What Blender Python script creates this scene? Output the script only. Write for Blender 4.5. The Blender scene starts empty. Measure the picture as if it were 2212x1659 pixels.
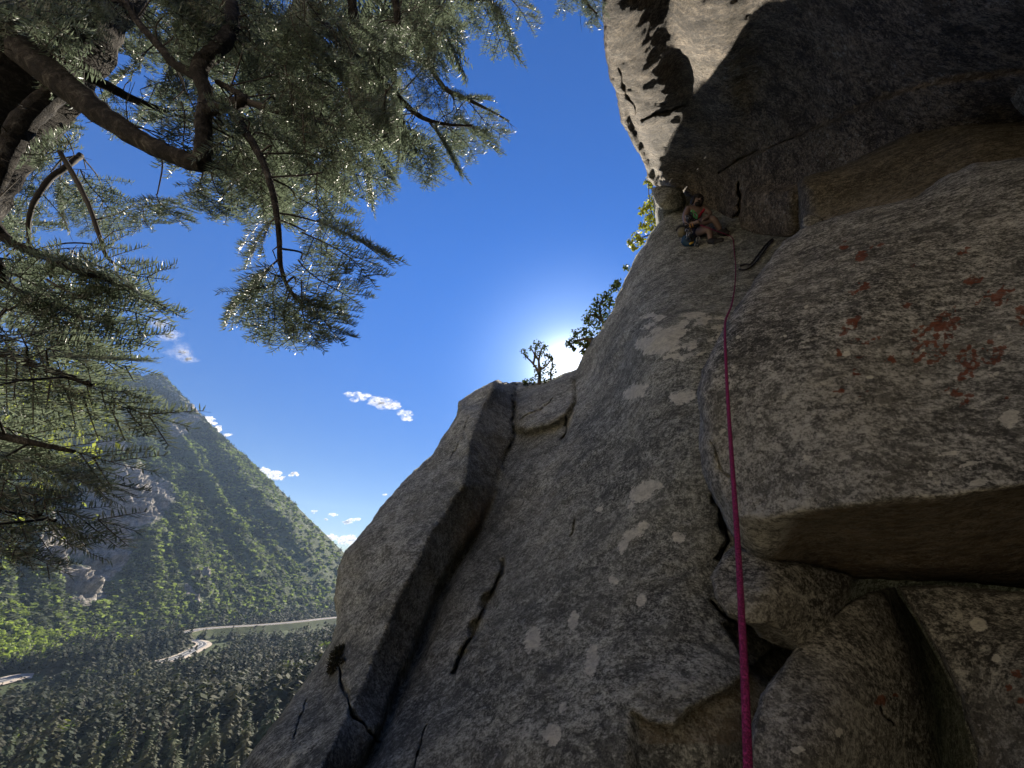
import bpy, bmesh, math, random
import numpy as np
from mathutils import Vector, Matrix, noise
from mathutils.geometry import delaunay_2d_cdt
from mathutils.bvhtree import BVHTree

random.seed(7); np.random.seed(7)
SC = bpy.context.scene
COL = SC.collection
R = math.radians

# ------------------------------------------------------------------ camera
PITCH, ROLL = R(25.0), R(6.0)
FV, CX, CY = 864.0, 1106.0, 829.5            # focal length and centre in photo units (2212 x 1659)
F0 = np.array([0, math.cos(PITCH), math.sin(PITCH)])
U0 = np.array([0, -math.sin(PITCH), math.cos(PITCH)])
R0 = np.array([1.0, 0, 0])
CR = math.cos(ROLL) * R0 + math.sin(ROLL) * U0
CU = math.cos(ROLL) * U0 - math.sin(ROLL) * R0
CF = F0

def ray(x, y):
    x = np.asarray(x, float); y = np.asarray(y, float)
    return (((x - CX) / FV)[..., None] * CR + ((CY - y) / FV)[..., None] * CU + CF)

def W(x, y, z):
    return ray(x, y) * np.asarray(z, float)[..., None]

def WV(x, y, z):
    return Vector(W(x, y, z).tolist())

def project(P):
    P = np.asarray(P, float)
    f = P @ CF
    return CX + FV * (P @ CR) / f, CY - FV * (P @ CU) / f, f

cam = bpy.data.cameras.new('camera')
cam.sensor_width = 36.0
cam.lens = 36.0 * FV / 2212.0
cam.clip_start = 0.05
cam.clip_end = 60000.0
camo = bpy.data.objects.new('camera', cam)
COL.objects.link(camo)
camo.matrix_world = Matrix(((CR[0], CU[0], -CF[0], 0), (CR[1], CU[1], -CF[1], 0), (CR[2], CU[2], -CF[2], 0), (0, 0, 0, 1)))
SC.camera = camo

# ------------------------------------------------------------------ sky, sun, exposure
SUND = ray(1232, 806); SUND = SUND / np.linalg.norm(SUND)
SUN_EL = math.asin(SUND[2]); SUN_AZ = math.atan2(SUND[0], SUND[1])
world = bpy.data.worlds.new('World'); SC.world = world; world.use_nodes = True
nt = world.node_tree; nt.nodes.clear()
out = nt.nodes.new('ShaderNodeOutputWorld')
bg = nt.nodes.new('ShaderNodeBackground'); bg.inputs['Strength'].default_value = 0.068
sky = nt.nodes.new('ShaderNodeTexSky'); sky.sky_type = 'NISHITA'
sky.sun_disc = False; sky.sun_elevation = SUN_EL; sky.sun_rotation = SUN_AZ
sky.altitude = 2200; sky.air_density = 1.0; sky.dust_density = 0.0; sky.ozone_density = 3.5
gm = nt.nodes.new('ShaderNodeGamma'); gm.inputs[1].default_value = 1.0       # evens out the brightness from zenith to horizon
hs = nt.nodes.new('ShaderNodeHueSaturation'); hs.inputs['Saturation'].default_value = 1.27; hs.inputs['Hue'].default_value = 0.512
sp = nt.nodes.new('ShaderNodeSeparateXYZ'); tcg = nt.nodes.new('ShaderNodeTexCoord'); nt.links.new(tcg.outputs['Generated'], sp.inputs[0])
mr = nt.nodes.new('ShaderNodeMapRange'); mr.interpolation_type = 'SMOOTHSTEP'; nt.links.new(sp.outputs[2], mr.inputs[0])
mr.inputs[1].default_value = -.02; mr.inputs[2].default_value = .75; mr.inputs[3].default_value = .40; mr.inputs[4].default_value = 1.0   # dry mountain air: little brightening at the horizon
ml = nt.nodes.new('ShaderNodeVectorMath'); ml.operation = 'SCALE'
nt.links.new(sky.outputs[0], ml.inputs[0]); nt.links.new(mr.outputs[0], ml.inputs['Scale'])
nt.links.new(ml.outputs[0], gm.inputs[0]); nt.links.new(gm.outputs[0], hs.inputs['Color'])
tc = nt.nodes.new('ShaderNodeTexCoord')
dp = nt.nodes.new('ShaderNodeVectorMath'); dp.operation = 'DOT_PRODUCT'
nrm = nt.nodes.new('ShaderNodeVectorMath'); nrm.operation = 'NORMALIZE'
nt.links.new(tc.outputs['Generated'], nrm.inputs[0]); nt.links.new(nrm.outputs[0], dp.inputs[0])
dp.inputs[1].default_value = tuple(SUND)
def wmath(op, a, b):
    n = nt.nodes.new('ShaderNodeMath'); n.operation = op
    for i, v in enumerate((a, b)):
        if isinstance(v, (int, float)): n.inputs[i].default_value = v
        else: nt.links.new(v, n.inputs[i])
    return n.outputs[0]
cl = wmath('MAXIMUM', dp.outputs['Value'], 0.0)
core = wmath('MULTIPLY', wmath('POWER', cl, 420.0), 11.0); wide = wmath('MULTIPLY', wmath('POWER', cl, 66.0), 3.0)
lobe = lambda a, b: wmath('ADD', wmath('MULTIPLY', core, a), wmath('MULTIPLY', wide, b))
addc = nt.nodes.new('ShaderNodeMix'); addc.data_type = 'RGBA'; addc.blend_type = 'ADD'; addc.inputs[0].default_value = 1.0
comb = nt.nodes.new('ShaderNodeCombineColor')
nt.links.new(lobe(1.0, .74), comb.inputs[0]); nt.links.new(lobe(.98, .93), comb.inputs[1]); nt.links.new(lobe(.92, 1.0), comb.inputs[2])
nt.links.new(hs.outputs[0], addc.inputs[6]); nt.links.new(comb.outputs[0], addc.inputs[7])
nt.links.new(addc.outputs[2], bg.inputs['Color']); nt.links.new(bg.outputs[0], out.inputs['Surface'])

sun = bpy.data.lights.new('sun', 'SUN'); sun.energy = 5.0; sun.angle = R(0.53); sun.color = (1.0, 0.89, 0.73)
suno = bpy.data.objects.new('sun', sun); COL.objects.link(suno)
suno.rotation_euler = Vector((-SUND).tolist()).to_track_quat('-Z', 'Y').to_euler()
SC.view_settings.view_transform = 'Standard'; SC.view_settings.look = 'None'
SC.view_settings.gamma = 1.0; SC.view_settings.use_curve_mapping = False
SC.view_settings.exposure = 1.6
SC.cycles.max_bounces = 6; SC.cycles.diffuse_bounces = 3; SC.cycles.transparent_max_bounces = 12
SC.cycles.volume_bounces = 0; SC.cycles.sample_clamp_direct = 3.0; SC.cycles.sample_clamp_indirect = 2.0
SC.cycles.use_denoising = True

# ------------------------------------------------------------------ helpers
def tag(o, label=None, cat=None, group=None, kind=None):
    if label: o['label'] = label
    if cat: o['category'] = cat
    if group: o['group'] = group
    if kind: o['kind'] = kind
    return o

def empty(name, loc):
    o = bpy.data.objects.new(name, None); COL.objects.link(o); o.location = loc; o.empty_display_size = 0.1
    return o

def new_mesh(name, verts, faces, mats, smooth=True, attrs=None, mat_index=None):
    me = bpy.data.meshes.new(name)
    verts = np.asarray(verts, np.float32)
    if isinstance(faces, np.ndarray):
        k = faces.shape[1]; n = len(faces)
        me.vertices.add(len(verts)); me.vertices.foreach_set('co', verts.ravel())
        me.loops.add(n * k); me.loops.foreach_set('vertex_index', faces.astype(np.int32).ravel())
        me.polygons.add(n); me.polygons.foreach_set('loop_start', np.arange(0, n * k, k, dtype=np.int32))
        me.update(calc_edges=True)
    else:
        me.from_pydata([tuple(map(float, v)) for v in verts], [], faces)
    for m in (mats if isinstance(mats, (list, tuple)) else [mats]): me.materials.append(m)
    if smooth: me.polygons.foreach_set('use_smooth', np.ones(len(me.polygons), bool))
    if mat_index is not None: me.polygons.foreach_set('material_index', np.asarray(mat_index, np.int32))
    if attrs:
        for k, a in attrs.items():
            a = np.asarray(a, np.float32)
            if a.ndim == 2:
                at = me.attributes.new(k, 'FLOAT_COLOR', 'POINT')
                at.data.foreach_set('color', np.concatenate([a, np.ones((len(a), 1), np.float32)], 1).ravel())
            else:
                at = me.attributes.new(k, 'FLOAT', 'POINT'); at.data.foreach_set('value', a)
    me.validate(); me.update()
    return me

def obj(name, me, parent=None):
    o = bpy.data.objects.new(name, me); COL.objects.link(o)
    if parent is not None:
        o.parent = parent
        o.matrix_parent_inverse = Matrix.Translation(-Vector(parent.location))
    return o

class MB:
    """collects quads and triangles"""
    def __init__(s): s.v = []; s.f = []; s.n = 0; s.t = []
    def add(s, v, f, tint=None):
        v = np.asarray(v, float)
        s.v.append(v); s.f += [tuple(i + s.n for i in q) for q in f]; s.n += len(v)
        s.t.append(np.tile(tint if tint is not None else (1, 1, 1), (len(v), 1)))
    def tube(s, pts, rad, k=6, cap=True, tint=None, wob=0.0):
        pts = [np.asarray(p, float) for p in pts]; n = len(pts)
        if np.isscalar(rad): rad = [rad] * n
        V = []; prev = None
        for i, p in enumerate(pts):
            t = pts[min(i + 1, n - 1)] - pts[max(i - 1, 0)]; t = t / (np.linalg.norm(t) + 1e-9)
            if prev is None:
                a = np.cross(t, (0, 0, 1) if abs(t[2]) < .9 else (1, 0, 0))
            else:
                a = prev - t * (prev @ t)
            a = a / (np.linalg.norm(a) + 1e-9); prev = a; b = np.cross(t, a)
            for j in range(k):
                an = 2 * math.pi * j / k
                rr = rad[i] * (1 + wob * random.uniform(-1, 1))
                V.append(p + rr * (math.cos(an) * a + math.sin(an) * b))
        f = [(i * k + j, i * k + (j + 1) % k, (i + 1) * k + (j + 1) % k, (i + 1) * k + j) for i in range(n - 1) for j in range(k)]
        if cap:
            f += [tuple(reversed(range(k))), tuple((n - 1) * k + j for j in range(k))]
        s.add(V, f, tint)
    def blob(s, c, r, sub=2, nz=.2, fr=1.5, tint=None, rot=None):
        bm = bmesh.new(); bmesh.ops.create_icosphere(bm, subdivisions=sub, radius=1)
        c = np.asarray(c, float); r = np.ones(3) * r
        off = Vector((random.random() * 50,) * 3)
        V = []
        for v in bm.verts:
            d = 1 + nz * noise.noise(v.co * fr + off)
            q = np.array(v.co) * d * r
            if rot is not None: q = np.array(rot @ Vector(q.tolist()))
            V.append(c + q)
        s.add(V, [tuple(v.index for v in f.verts) for f in bm.faces], tint); bm.free()
    def mesh(s, name, mat, smooth=True, tint=False):
        return new_mesh(name, np.concatenate(s.v), s.f, mat, smooth, {'tint': np.concatenate(s.t)} if tint else None)
    def build(s, name, mat, parent=None, smooth=True, tint=False):
        return obj(name, s.mesh(name, mat, smooth, tint), parent)

def spline(pts, n=8):
    """Catmull-Rom through rows of any width"""
    P = np.asarray(pts, float)
    P = np.concatenate([2 * P[:1] - P[1:2], P, 2 * P[-1:] - P[-2:-1]])
    o = []
    for i in range(1, len(P) - 2):
        for t in np.linspace(0, 1, n, endpoint=False):
            a, b, c, d = P[i - 1:i + 3]
            o.append(.5 * (2 * b + (c - a) * t + (2 * a - 5 * b + 4 * c - d) * t * t + (3 * b - a - 3 * c + d) * t ** 3))
    o.append(P[-2])
    return np.array(o)

# ---------------------------------------------------------------- materials
class NT:
    def __init__(s, name):
        s.m = bpy.data.materials.new(name); s.m.use_nodes = True
        s.t = s.m.node_tree; s.t.nodes.clear()
        s.out = s.t.nodes.new('ShaderNodeOutputMaterial')
    def n(s, ty, **k):
        x = s.t.nodes.new(ty)
        for a, b in k.items(): setattr(x, a, b)
        return x
    def set(s, sock, v):
        if hasattr(v, 'is_linked') or isinstance(v, bpy.types.NodeSocket): s.t.links.new(v, sock)
        elif isinstance(v, tuple) and len(v) == 3 and sock.type == 'RGBA': sock.default_value = v + (1,)
        else: sock.default_value = v
    def math(s, op, a, b=0.0, c=None, clamp=False):
        x = s.n('ShaderNodeMath', operation=op, use_clamp=clamp)
        s.set(x.inputs[0], a); s.set(x.inputs[1], b)
        if c is not None: s.set(x.inputs[2], c)
        return x.outputs[0]
    def noise(s, scale, detail=5, rough=.6, co=None, dist=0.0):
        x = s.n('ShaderNodeTexNoise'); x.inputs['Scale'].default_value = scale; x.inputs['Detail'].default_value = detail
        x.inputs['Roughness'].default_value = rough; x.inputs['Distortion'].default_value = dist
        if co is not None: s.t.links.new(co, x.inputs['Vector'])
        return x.outputs['Fac']
    def step(s, v, a, b):
        x = s.n('ShaderNodeMapRange', interpolation_type='SMOOTHSTEP')
        s.set(x.inputs[0], v); x.inputs[1].default_value = a; x.inputs[2].default_value = b
        return x.outputs[0]
    def ramp(s, v, stops):
        x = s.n('ShaderNodeValToRGB'); s.set(x.inputs[0], v)
        el = x.color_ramp.elements
        while len(el) < len(stops): el.new(.5)
        for e, (p, c) in zip(el, stops): e.position = p; e.color = tuple(c) + (1,)
        return x.outputs[0]
    def mix(s, f, a, b, mode='MIX'):
        x = s.n('ShaderNodeMix', data_type='RGBA', blend_type=mode)
        s.set(x.inputs[0], f); s.set(x.inputs[6], a); s.set(x.inputs[7], b)
        return x.outputs[2]
    def attr(s, name, col=False):
        x = s.n('ShaderNodeAttribute', attribute_name=name)
        return x.outputs['Color'] if col else x.outputs['Fac']
    def bump(s, h, dist, strength=1.0, prev=None):
        x = s.n('ShaderNodeBump'); x.inputs['Distance'].default_value = dist; x.inputs['Strength'].default_value = strength
        s.t.links.new(h, x.inputs['Height'])
        if prev is not None: s.t.links.new(prev, x.inputs['Normal'])
        return x.outputs[0]
    def bsdf(s, col, rough=.8, spec=.3, normal=None, **k):
        x = s.n('ShaderNodeBsdfPrincipled')
        s.set(x.inputs['Base Color'], col); s.set(x.inputs['Roughness'], rough); x.inputs['Specular IOR Level'].default_value = spec
        for a, b in k.items(): s.set(x.inputs[a.replace('_', ' ')], b)
        if normal is not None: s.t.links.new(normal, x.inputs['Normal'])
        return x.outputs[0]
    def done(s, sh):
        s.t.links.new(sh, s.out.inputs['Surface']); return s.m
    def pos(s):
        return s.n('ShaderNodeTexCoord').outputs['Object']

def simple(name, col, rough=.7, spec=.3, var=.25, scale=40, metal=0.0):
    t = NT(name); p = t.pos(); f = t.noise(scale, 4, .6, p)
    c = t.mix(f, tuple(x * (1 - var) for x in col), tuple(min(1, x * (1 + var)) for x in col))
    return t.done(t.bsdf(c, rough, spec, t.bump(f, .002), Metallic=metal))

def rock_mat(name, dark, mid, light, warm=0.0, speck=1.0, coarse=1.0, rough=.14):
    t = NT(name); p0 = t.pos()
    mp = t.n('ShaderNodeMapping'); mp.inputs['Rotation'].default_value = (R(12), R(-14), R(20)); mp.inputs['Scale'].default_value = (.9, .9, 1.25)
    t.t.links.new(p0, mp.inputs[0]); p = mp.outputs[0]
    big = t.noise(1.1, 6, .62, p)
    med = t.noise(5.5 * coarse, 8, .72, p, .4)
    fine = t.noise(14 * coarse, 9, .90, p, .15)        # grain at every size down to the crystals
    cr1, cr2 = t.noise(27 * coarse, 2, .7, p), t.noise(80 * coarse, 2, .7, p0)   # feldspar and biotite grains
    v = t.math('ADD', t.math('ADD', t.math('MULTIPLY', fine, .50), t.math('MULTIPLY', med, .28)), t.math('ADD', t.math('MULTIPLY', cr1, .34), t.math('MULTIPLY', cr2, .36)))
    v = t.math('ADD', v, t.math('MULTIPLY', t.math('SUBTRACT', big, .5), .20))
    c = t.ramp(v, [(.665, dark), (.735, mid), (.80, light), (.87, tuple(min(.75, x * 1.35) for x in light))])
    # dark crusts of lichen, patchy
    dk = t.step(t.math('ADD', t.noise(3.6 * coarse, 8, .82, p, .8), t.math('MULTIPLY', t.math('SUBTRACT', fine, .5), .9)), .515, .575)
    c = t.mix(t.math('MULTIPLY', dk, .74), c, tuple(x * .85 for x in dark))
    # weathered broad tone
    c = t.mix(t.math('MULTIPLY', t.step(t.noise(.7, 5, .6, p), .42, .62), .25), c, tuple(x * .75 for x in mid))
    # olive / brown staining
    ol = t.step(t.noise(2.2, 5, .65, p, .5), .5, .72)
    c = t.mix(t.math('MULTIPLY', ol, .25 + warm), c, t.mix(t.step(fine, .4, .6), (.045, .038, .02), (.25, .215, .135)))
    # pale flecks
    pf = t.step(t.math('ADD', t.noise(17 * coarse, 6, .84, p), t.math('MULTIPLY', t.math('SUBTRACT', big, .5), .3)), .585, .63)
    c = t.mix(t.math('MULTIPLY', pf, .60 * speck), c, (.60, .585, .52))
    gr = fine
    # crustose lichens with a shape of their own (vertex masks, ragged by noise)
    edge = t.math('ADD', t.math('MULTIPLY', t.math('SUBTRACT', t.noise(13, 7, .78, p0, .6), .5), 2.2), t.math('MULTIPLY', t.math('SUBTRACT', fine, .5), 2.2))
    li = t.step(t.math('ADD', t.attr('lichen'), t.math('MULTIPLY', edge, t.math('MINIMUM', t.math('MULTIPLY', t.attr('lichen'), 4.0), 1.0))), .40, .47)
    c = t.mix(t.math('MULTIPLY', li, .94), c, t.mix(t.step(fine, .38, .62), (.46, .455, .385), (.78, .76, .65)))
    ru = t.step(t.math('ADD', t.attr('rust'), t.math('MULTIPLY', edge, t.math('MINIMUM', t.math('MULTIPLY', t.attr('rust'), 3.0), 1.0))), .60, .74)
    c = t.mix(t.math('MULTIPLY', ru, .85), c, t.mix(t.step(fine, .38, .62), (.07, .014, .004), (.25, .058, .014)))
    st = t.attr('stain_glow')
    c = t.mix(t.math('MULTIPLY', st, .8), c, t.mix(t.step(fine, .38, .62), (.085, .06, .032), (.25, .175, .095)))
    h = t.math('ADD', t.math('MULTIPLY', med, .6), t.math('ADD', t.math('MULTIPLY', fine, .45), t.math('MULTIPLY', cr1, .12)))
    nb = t.bump(h, rough, 1.0)
    return t.done(t.bsdf(c, .88, .22, nb))

def tint_mat(name, rough=.7, trans=.3, spec=.2, nz=0, vary=.3):
    """foliage: colour from the vertex attribute 'tint', some light passes through"""
    t = NT(name); c = t.attr('tint', True)
    oi = t.n('ShaderNodeObjectInfo').outputs['Random']
    f = t.noise(nz, 4, .6, t.pos()) if nz else oi
    c = t.mix(1.0, c, t.ramp(f, [(.25, (1 - vary,) * 3), (.75, (1 + vary, 1 + vary * .9, 1 + vary * .6))]), 'MULTIPLY')
    b = t.bsdf(c, rough, spec)
    tr = t.n('ShaderNodeBsdfTranslucent'); t.set(tr.inputs[0], t.mix(1.0, c, (1.2, 1.3, .7), 'MULTIPLY'))
    m = t.n('ShaderNodeMixShader'); m.inputs[0].default_value = trans
    t.t.links.new(b, m.inputs[1]); t.t.links.new(tr.outputs[0], m.inputs[2])
    return t.done(m.outputs[0])

M = {}
M['slab'] = rock_mat('granite_slab_stone', (.066, .068, .058), (.265, .272, .230), (.52, .53, .455), coarse=1.15)
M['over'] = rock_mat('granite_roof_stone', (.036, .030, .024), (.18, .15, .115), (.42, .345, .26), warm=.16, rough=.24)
M['block'] = rock_mat('granite_block_stone', (.050, .050, .043), (.255, .252, .218), (.58, .57, .50), coarse=1.35)
M['boulder'] = rock_mat('granite_boulder_stone', (.042, .041, .035), (.215, .208, .177), (.47, .46, .39), warm=.05, coarse=1.5)
M['brown'] = rock_mat('stained_boulder_stone', (.06, .052, .033), (.175, .15, .10), (.31, .27, .19), warm=.15, speck=.3, coarse=1.3)

# ---------------------------------------------------------------- rocks
BVH = {}
def surf(name, x, y, gap=0.0):
    """distance at which the sight line through (x, y) meets a rock"""
    d = Vector(ray(x, y).tolist()); l = d.length
    h = BVH[name].ray_cast(Vector((0, 0, 0)), d / l)
    return (h[3] / l - gap) if h[0] is not None else None
def polyline_dist(P, L):
    """distance of points (n,2) to a polyline (m,2) and the position along it"""
    best = np.full(len(P), 1e9); par = np.zeros(len(P)); m = len(L) - 1
    for i in range(m):
        a, b = L[i], L[i + 1]; d = b - a
        t = np.clip(((P - a) @ d) / (d @ d + 1e-12), 0, 1)
        q = np.hypot(*(P - a - t[:, None] * d).T)
        k = q < best; best[k] = q[k]; par[k] = (i + t[k]) / m
    return best, par

def inside(P, poly):
    x, y = P[:, 0], P[:, 1]; c = np.zeros(len(P), bool); n = len(poly)
    for i in range(n):
        x0, y0 = poly[i - 1]; x1, y1 = poly[i]
        if y0 == y1: continue
        k = ((y0 > y) != (y1 > y)) & (x < (x1 - x0) * (y - y0) / (y1 - y0) + x0)
        c ^= k
    return c

def tps(ctrl):
    """smooth field of inverse distance through (x, y, distance)"""
    C = np.array(ctrl, float); xy = C[:, :2] / 500.0; w = 1 / C[:, 2]; n = len(C)
    def U(r2): return r2 * np.log(r2 + 1e-9)
    K = U(((xy[:, None] - xy[None]) ** 2).sum(-1)) + np.eye(n) * .004
    Q = np.c_[np.ones(n), xy]
    A = np.block([[K, Q], [Q.T, np.zeros((3, 3))]])
    s = np.linalg.solve(A, np.r_[w, np.zeros(3)])
    def f(P):
        p = P / 500.0
        r = U(((p[:, None] - xy[None]) ** 2).sum(-1)) @ s[:n] + np.c_[np.ones(len(p)), p] @ s[n:]
        return 1 / np.clip(r, .03, 5)
    return f

def sstep(x, a, b):
    t = np.clip((x - a) / (b - a), 0, 1); return t * t * (3 - 2 * t)

def blobs(P, L):
    m = np.zeros(len(P))
    for x, y, rx, ry, an in L:
        c, s = math.cos(R(an)), math.sin(R(an)); d = P - (x, y)
        u = (d[:, 0] * c + d[:, 1] * s) / rx; v = (-d[:, 0] * s + d[:, 1] * c) / ry
        m = np.maximum(m, np.clip(1.35 - np.hypot(u, v) * .85, 0, 1))
    return m

def densify(poly, sp, jit=0.0, closed=True):
    o = []; n = len(poly)
    for i in range(n if closed else n - 1):
        a = np.array(poly[i], float); b = np.array(poly[(i + 1) % n], float)
        off = max(abs(a - (CX, CY)) / (1250, 980)) > 1
        k = max(1, int(np.hypot(*(b - a)) / (sp * (6 if off else 1))))
        nn = np.array([-(b - a)[1], (b - a)[0]]) / (np.hypot(*(b - a)) + 1e-9)
        for j in range(k):
            q = a + (b - a) * j / k
            if jit: q = q + nn * jit * (noise.noise(Vector((q[0] * .035, q[1] * .035, 3.1))) + .6 * noise.noise(Vector((q[0] * .11, q[1] * .11, 9.1))))
            o.append(q)
    if not closed: o.append(np.array(poly[-1], float))
    return np.array(o)

def rock(name, label, outline, ctrl, mat, thick, into, rim=(25, .12), sp=7, jit=2.5, amp=1.0,
         offset=None, cracks=(), lichen=(), rust=(), stain_glow=None, group=None):
    B = densify(outline, sp, jit)
    lo, hi = B.min(0), B.max(0)
    gx, gy = np.meshgrid(np.arange(lo[0], hi[0], sp), np.arange(lo[1], hi[1], sp * .866))
    gx = gx + (np.arange(gx.shape[0]) % 2)[:, None] * sp * .5
    G = np.c_[gx.ravel(), gy.ravel()] + np.random.uniform(-.2, .2, (gx.size, 2)) * sp
    fr = (np.abs(G - (CX, CY)) / (1180, 900)).max(1) < 1
    keep = fr | (np.random.rand(len(G)) < .05)
    G = G[keep]
    cracks = [(densify(pl, 6.0, 4.5, False).tolist(), wd, dp_) for pl, wd, dp_ in cracks]
    for pl, wd, dp_ in cracks:
        q = densify(pl, 3.0, 0, False)
        tn = np.gradient(q, axis=0); tn /= np.hypot(*tn.T)[:, None] + 1e-9
        nn = np.c_[-tn[:, 1], tn[:, 0]]
        d, _ = polyline_dist(G, np.array(pl, float)); G = G[d > wd * 1.2]
        G = np.concatenate([G, q] + [q + nn * wd * k for k in (-1, -.5, .5, 1)])
    G = G[inside(G, B)]
    d, _ = polyline_dist(G, np.r_[B, B[:1]])
    dnear = np.where((np.abs(G - (CX, CY)) / (1180, 900)).max(1) < 1, sp * .45, sp * 2)
    G = G[d > dnear]
    allp = np.r_[B, G]; nb = len(B)
    vo, _, fo, orig, _, _ = delaunay_2d_cdt([Vector(p) for p in allp.tolist()], [(i, (i + 1) % nb) for i in range(nb)], [], 1, 1e-4)
    P = np.array([tuple(v) for v in vo]); T = np.array([f for f in fo if len(f) == 3])
    f = tps(ctrl)
    Z = f(P)
    if offset is not None: Z = Z * offset(P)
    dB, _ = polyline_dist(P, np.r_[B, B[:1]])
    rw, rd = rim
    t = np.clip(dB / rw, 0, 1)
    if rd: Z = Z + rd * (1 - np.sqrt(np.clip(1 - (1 - t) ** 2, 0, 1)))
    for pl, wd, dp_ in cracks:
        d, pr = polyline_dist(P, np.array(pl, float))
        e = (np.minimum(1, 2.6 * np.minimum(pr, 1 - pr)) * .8 + .2) * (.75 + .45 * np.sin(pr * 23 + wd * 5))
        Z = Z + dp_ * np.clip(1 - d / (wd * e), 0, 1) ** .7
    X = W(P[:, 0], P[:, 1], Z)
    # boundary loop from the triangulation
    ec = {}
    for a, b, c in T:
        for e in ((a, b), (b, c), (c, a)):
            k = (min(e), max(e)); ec.setdefault(k, []).append(e)
    bd = {e[0][0]: e[0][1] for e in ec.values() if len(e) == 1}
    # winding: front should face the camera
    nrm_ = np.cross(X[T[:, 1]] - X[T[:, 0]], X[T[:, 2]] - X[T[:, 0]])
    flip = (nrm_ * X[T[:, 0]]).sum() > 0
    into = np.array(into, float); into /= np.linalg.norm(into)
    n0 = len(X); rows = 5
    verts = [X]; faces = []
    TT = T[:, ::-1] if flip else T
    faces += [tuple(q) for q in TT]
    loop = list(bd.keys())
    ix = {v: i for i, v in enumerate(loop)}; L = len(loop)
    lp = X[loop]
    for r in range(1, rows):
        verts.append(lp + into * thick * (r / rows) ** 1.5)
    verts.append(X + into * thick)
    base_back = n0 + (rows - 1) * L
    faces += [tuple(int(i) + base_back for i in q[::-1]) for q in TT]
    def vid(r, v):
        return v if r == 0 else (base_back + v if r == rows else n0 + (r - 1) * L + ix[v])
    for a, b in bd.items():
        if b not in ix: continue
        for r in range(rows):
            q = (vid(r, a), vid(r, b), vid(r + 1, b), vid(r + 1, a))
            faces.append(q if flip else q[::-1])
    V = np.concatenate(verts)
    uv = np.concatenate([P] + [P[loop]] * (rows - 1) + [P])
    # irregular relief in world space
    dist = np.linalg.norm(V, axis=1)
    out_ = np.empty_like(V)
    for i, v in enumerate(V):
        q = Vector(v.tolist()); s = min(1.0, .25 + dist[i] * .12)
        o = noise.noise_vector(q * 1.1) * .045 * s + noise.noise_vector(q * 3.7 + Vector((7, 1, 3))) * .022 * s
        o += noise.noise_vector(q * 11 + Vector((2, 9, 4))) * .012 * s
        if dist[i] < 4: o += noise.noise_vector(q * 33) * .0035
        out_[i] = v + amp * np.array(o)
    at = {'lichen': blobs(uv, lichen), 'rust': blobs(uv, rust), 'stain_glow': stain_glow(uv) if stain_glow else np.zeros(len(uv))}
    c = out_[:n0].mean(0)
    me = new_mesh(name, out_ - c, faces, mat, True, at)
    o = obj(name, me); o.location = c
    BVH[name] = BVHTree.FromPolygons([tuple(v) for v in out_[:n0].tolist()], [tuple(int(i) for i in q) for q in TT])
    tag(o, label, 'rock', group)
    return o

# --- main slab with the pillar on its left
AR = np.array([(1075, 700), (1062, 840), (1036, 880), (1015, 960), (1010, 1010), (1000, 1050), (970, 1090), (930, 1150), (900, 1205), (868, 1270), (830, 1365), (790, 1460), (742, 1560), (698, 1659), (600, 1860)], float)
CO = np.array([(1120, 700), (1112, 840), (1108, 940), (1085, 1000), (1066, 1080), (1042, 1140), (1000, 1205), (962, 1270), (936, 1335), (900, 1420), (868, 1490), (836, 1570), (788, 1659), (680, 1860)], float)
LIP = [(1340, 1520), (1372, 1532), (1400, 1552), (1450, 1563), (1482, 1532), (1560, 1490), (1612, 1440), (1680, 1400)]
UPB = np.array([(1112, 868), (1150, 840), (1200, 815), (1246, 800), (1243, 870), (1226, 905), (1192, 927), (1137, 941), (1113, 930)], float)
def slab_off(P):
    x, y = P.T
    xa = np.interp(y, AR[:, 1], AR[:, 0]); xc = np.interp(y, CO[:, 1], CO[:, 0])
    s = np.clip((x - xa) / (xc - xa), 0, 1)
    k = 1 - .25 * (1 - s)
    # the pillar face bends away towards its left edge
    k += .22 * np.clip((xa - x) / 330, 0, 1) ** 2 * (s <= 0)
    # second small arete on the pillar top
    k += .05 * sstep(x, 985, 1010) * sstep(-y, -900, -860) * (s <= 0)
    # corner cut deeper
    k += .09 * np.exp(-((x - xc) / 14) ** 2) * sstep(y, 1000, 1250)
    # back block between pillar and upper slab
    k += .05 * sstep(-(x - np.interp(y, [700, 870, 950, 1040], [1246, 1246, 1222, 1160])), 0, 5) * (x > xc) * sstep(-y, -1040, -930)
    ins = inside(P, UPB); d, _ = polyline_dist(P, np.r_[UPB, UPB[:1]])
    k -= .075 * ins * np.clip(d / 9, 0, 1)
    # lower rock under the lip
    yl = np.interp(x, [p[0] for p in LIP], [p[1] for p in LIP])
    k += .045 * sstep(y - yl, -1, 5) * sstep(x, 1350, 1385)
    UND = np.array([(1560, 1345), (1640, 1340), (1760, 1400), (1720, 1440), (1660, 1480), (1612, 1440)], float)
    du, _ = polyline_dist(P, np.r_[UND, UND[:1]]); k += .10 * inside(P, UND) * np.clip(du / 10, 0, 1)
    # hollow
    k += .02 * np.exp(-(((x - 1308) / 30) ** 2 + ((y - 905) / 14) ** 2))
    return k
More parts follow.
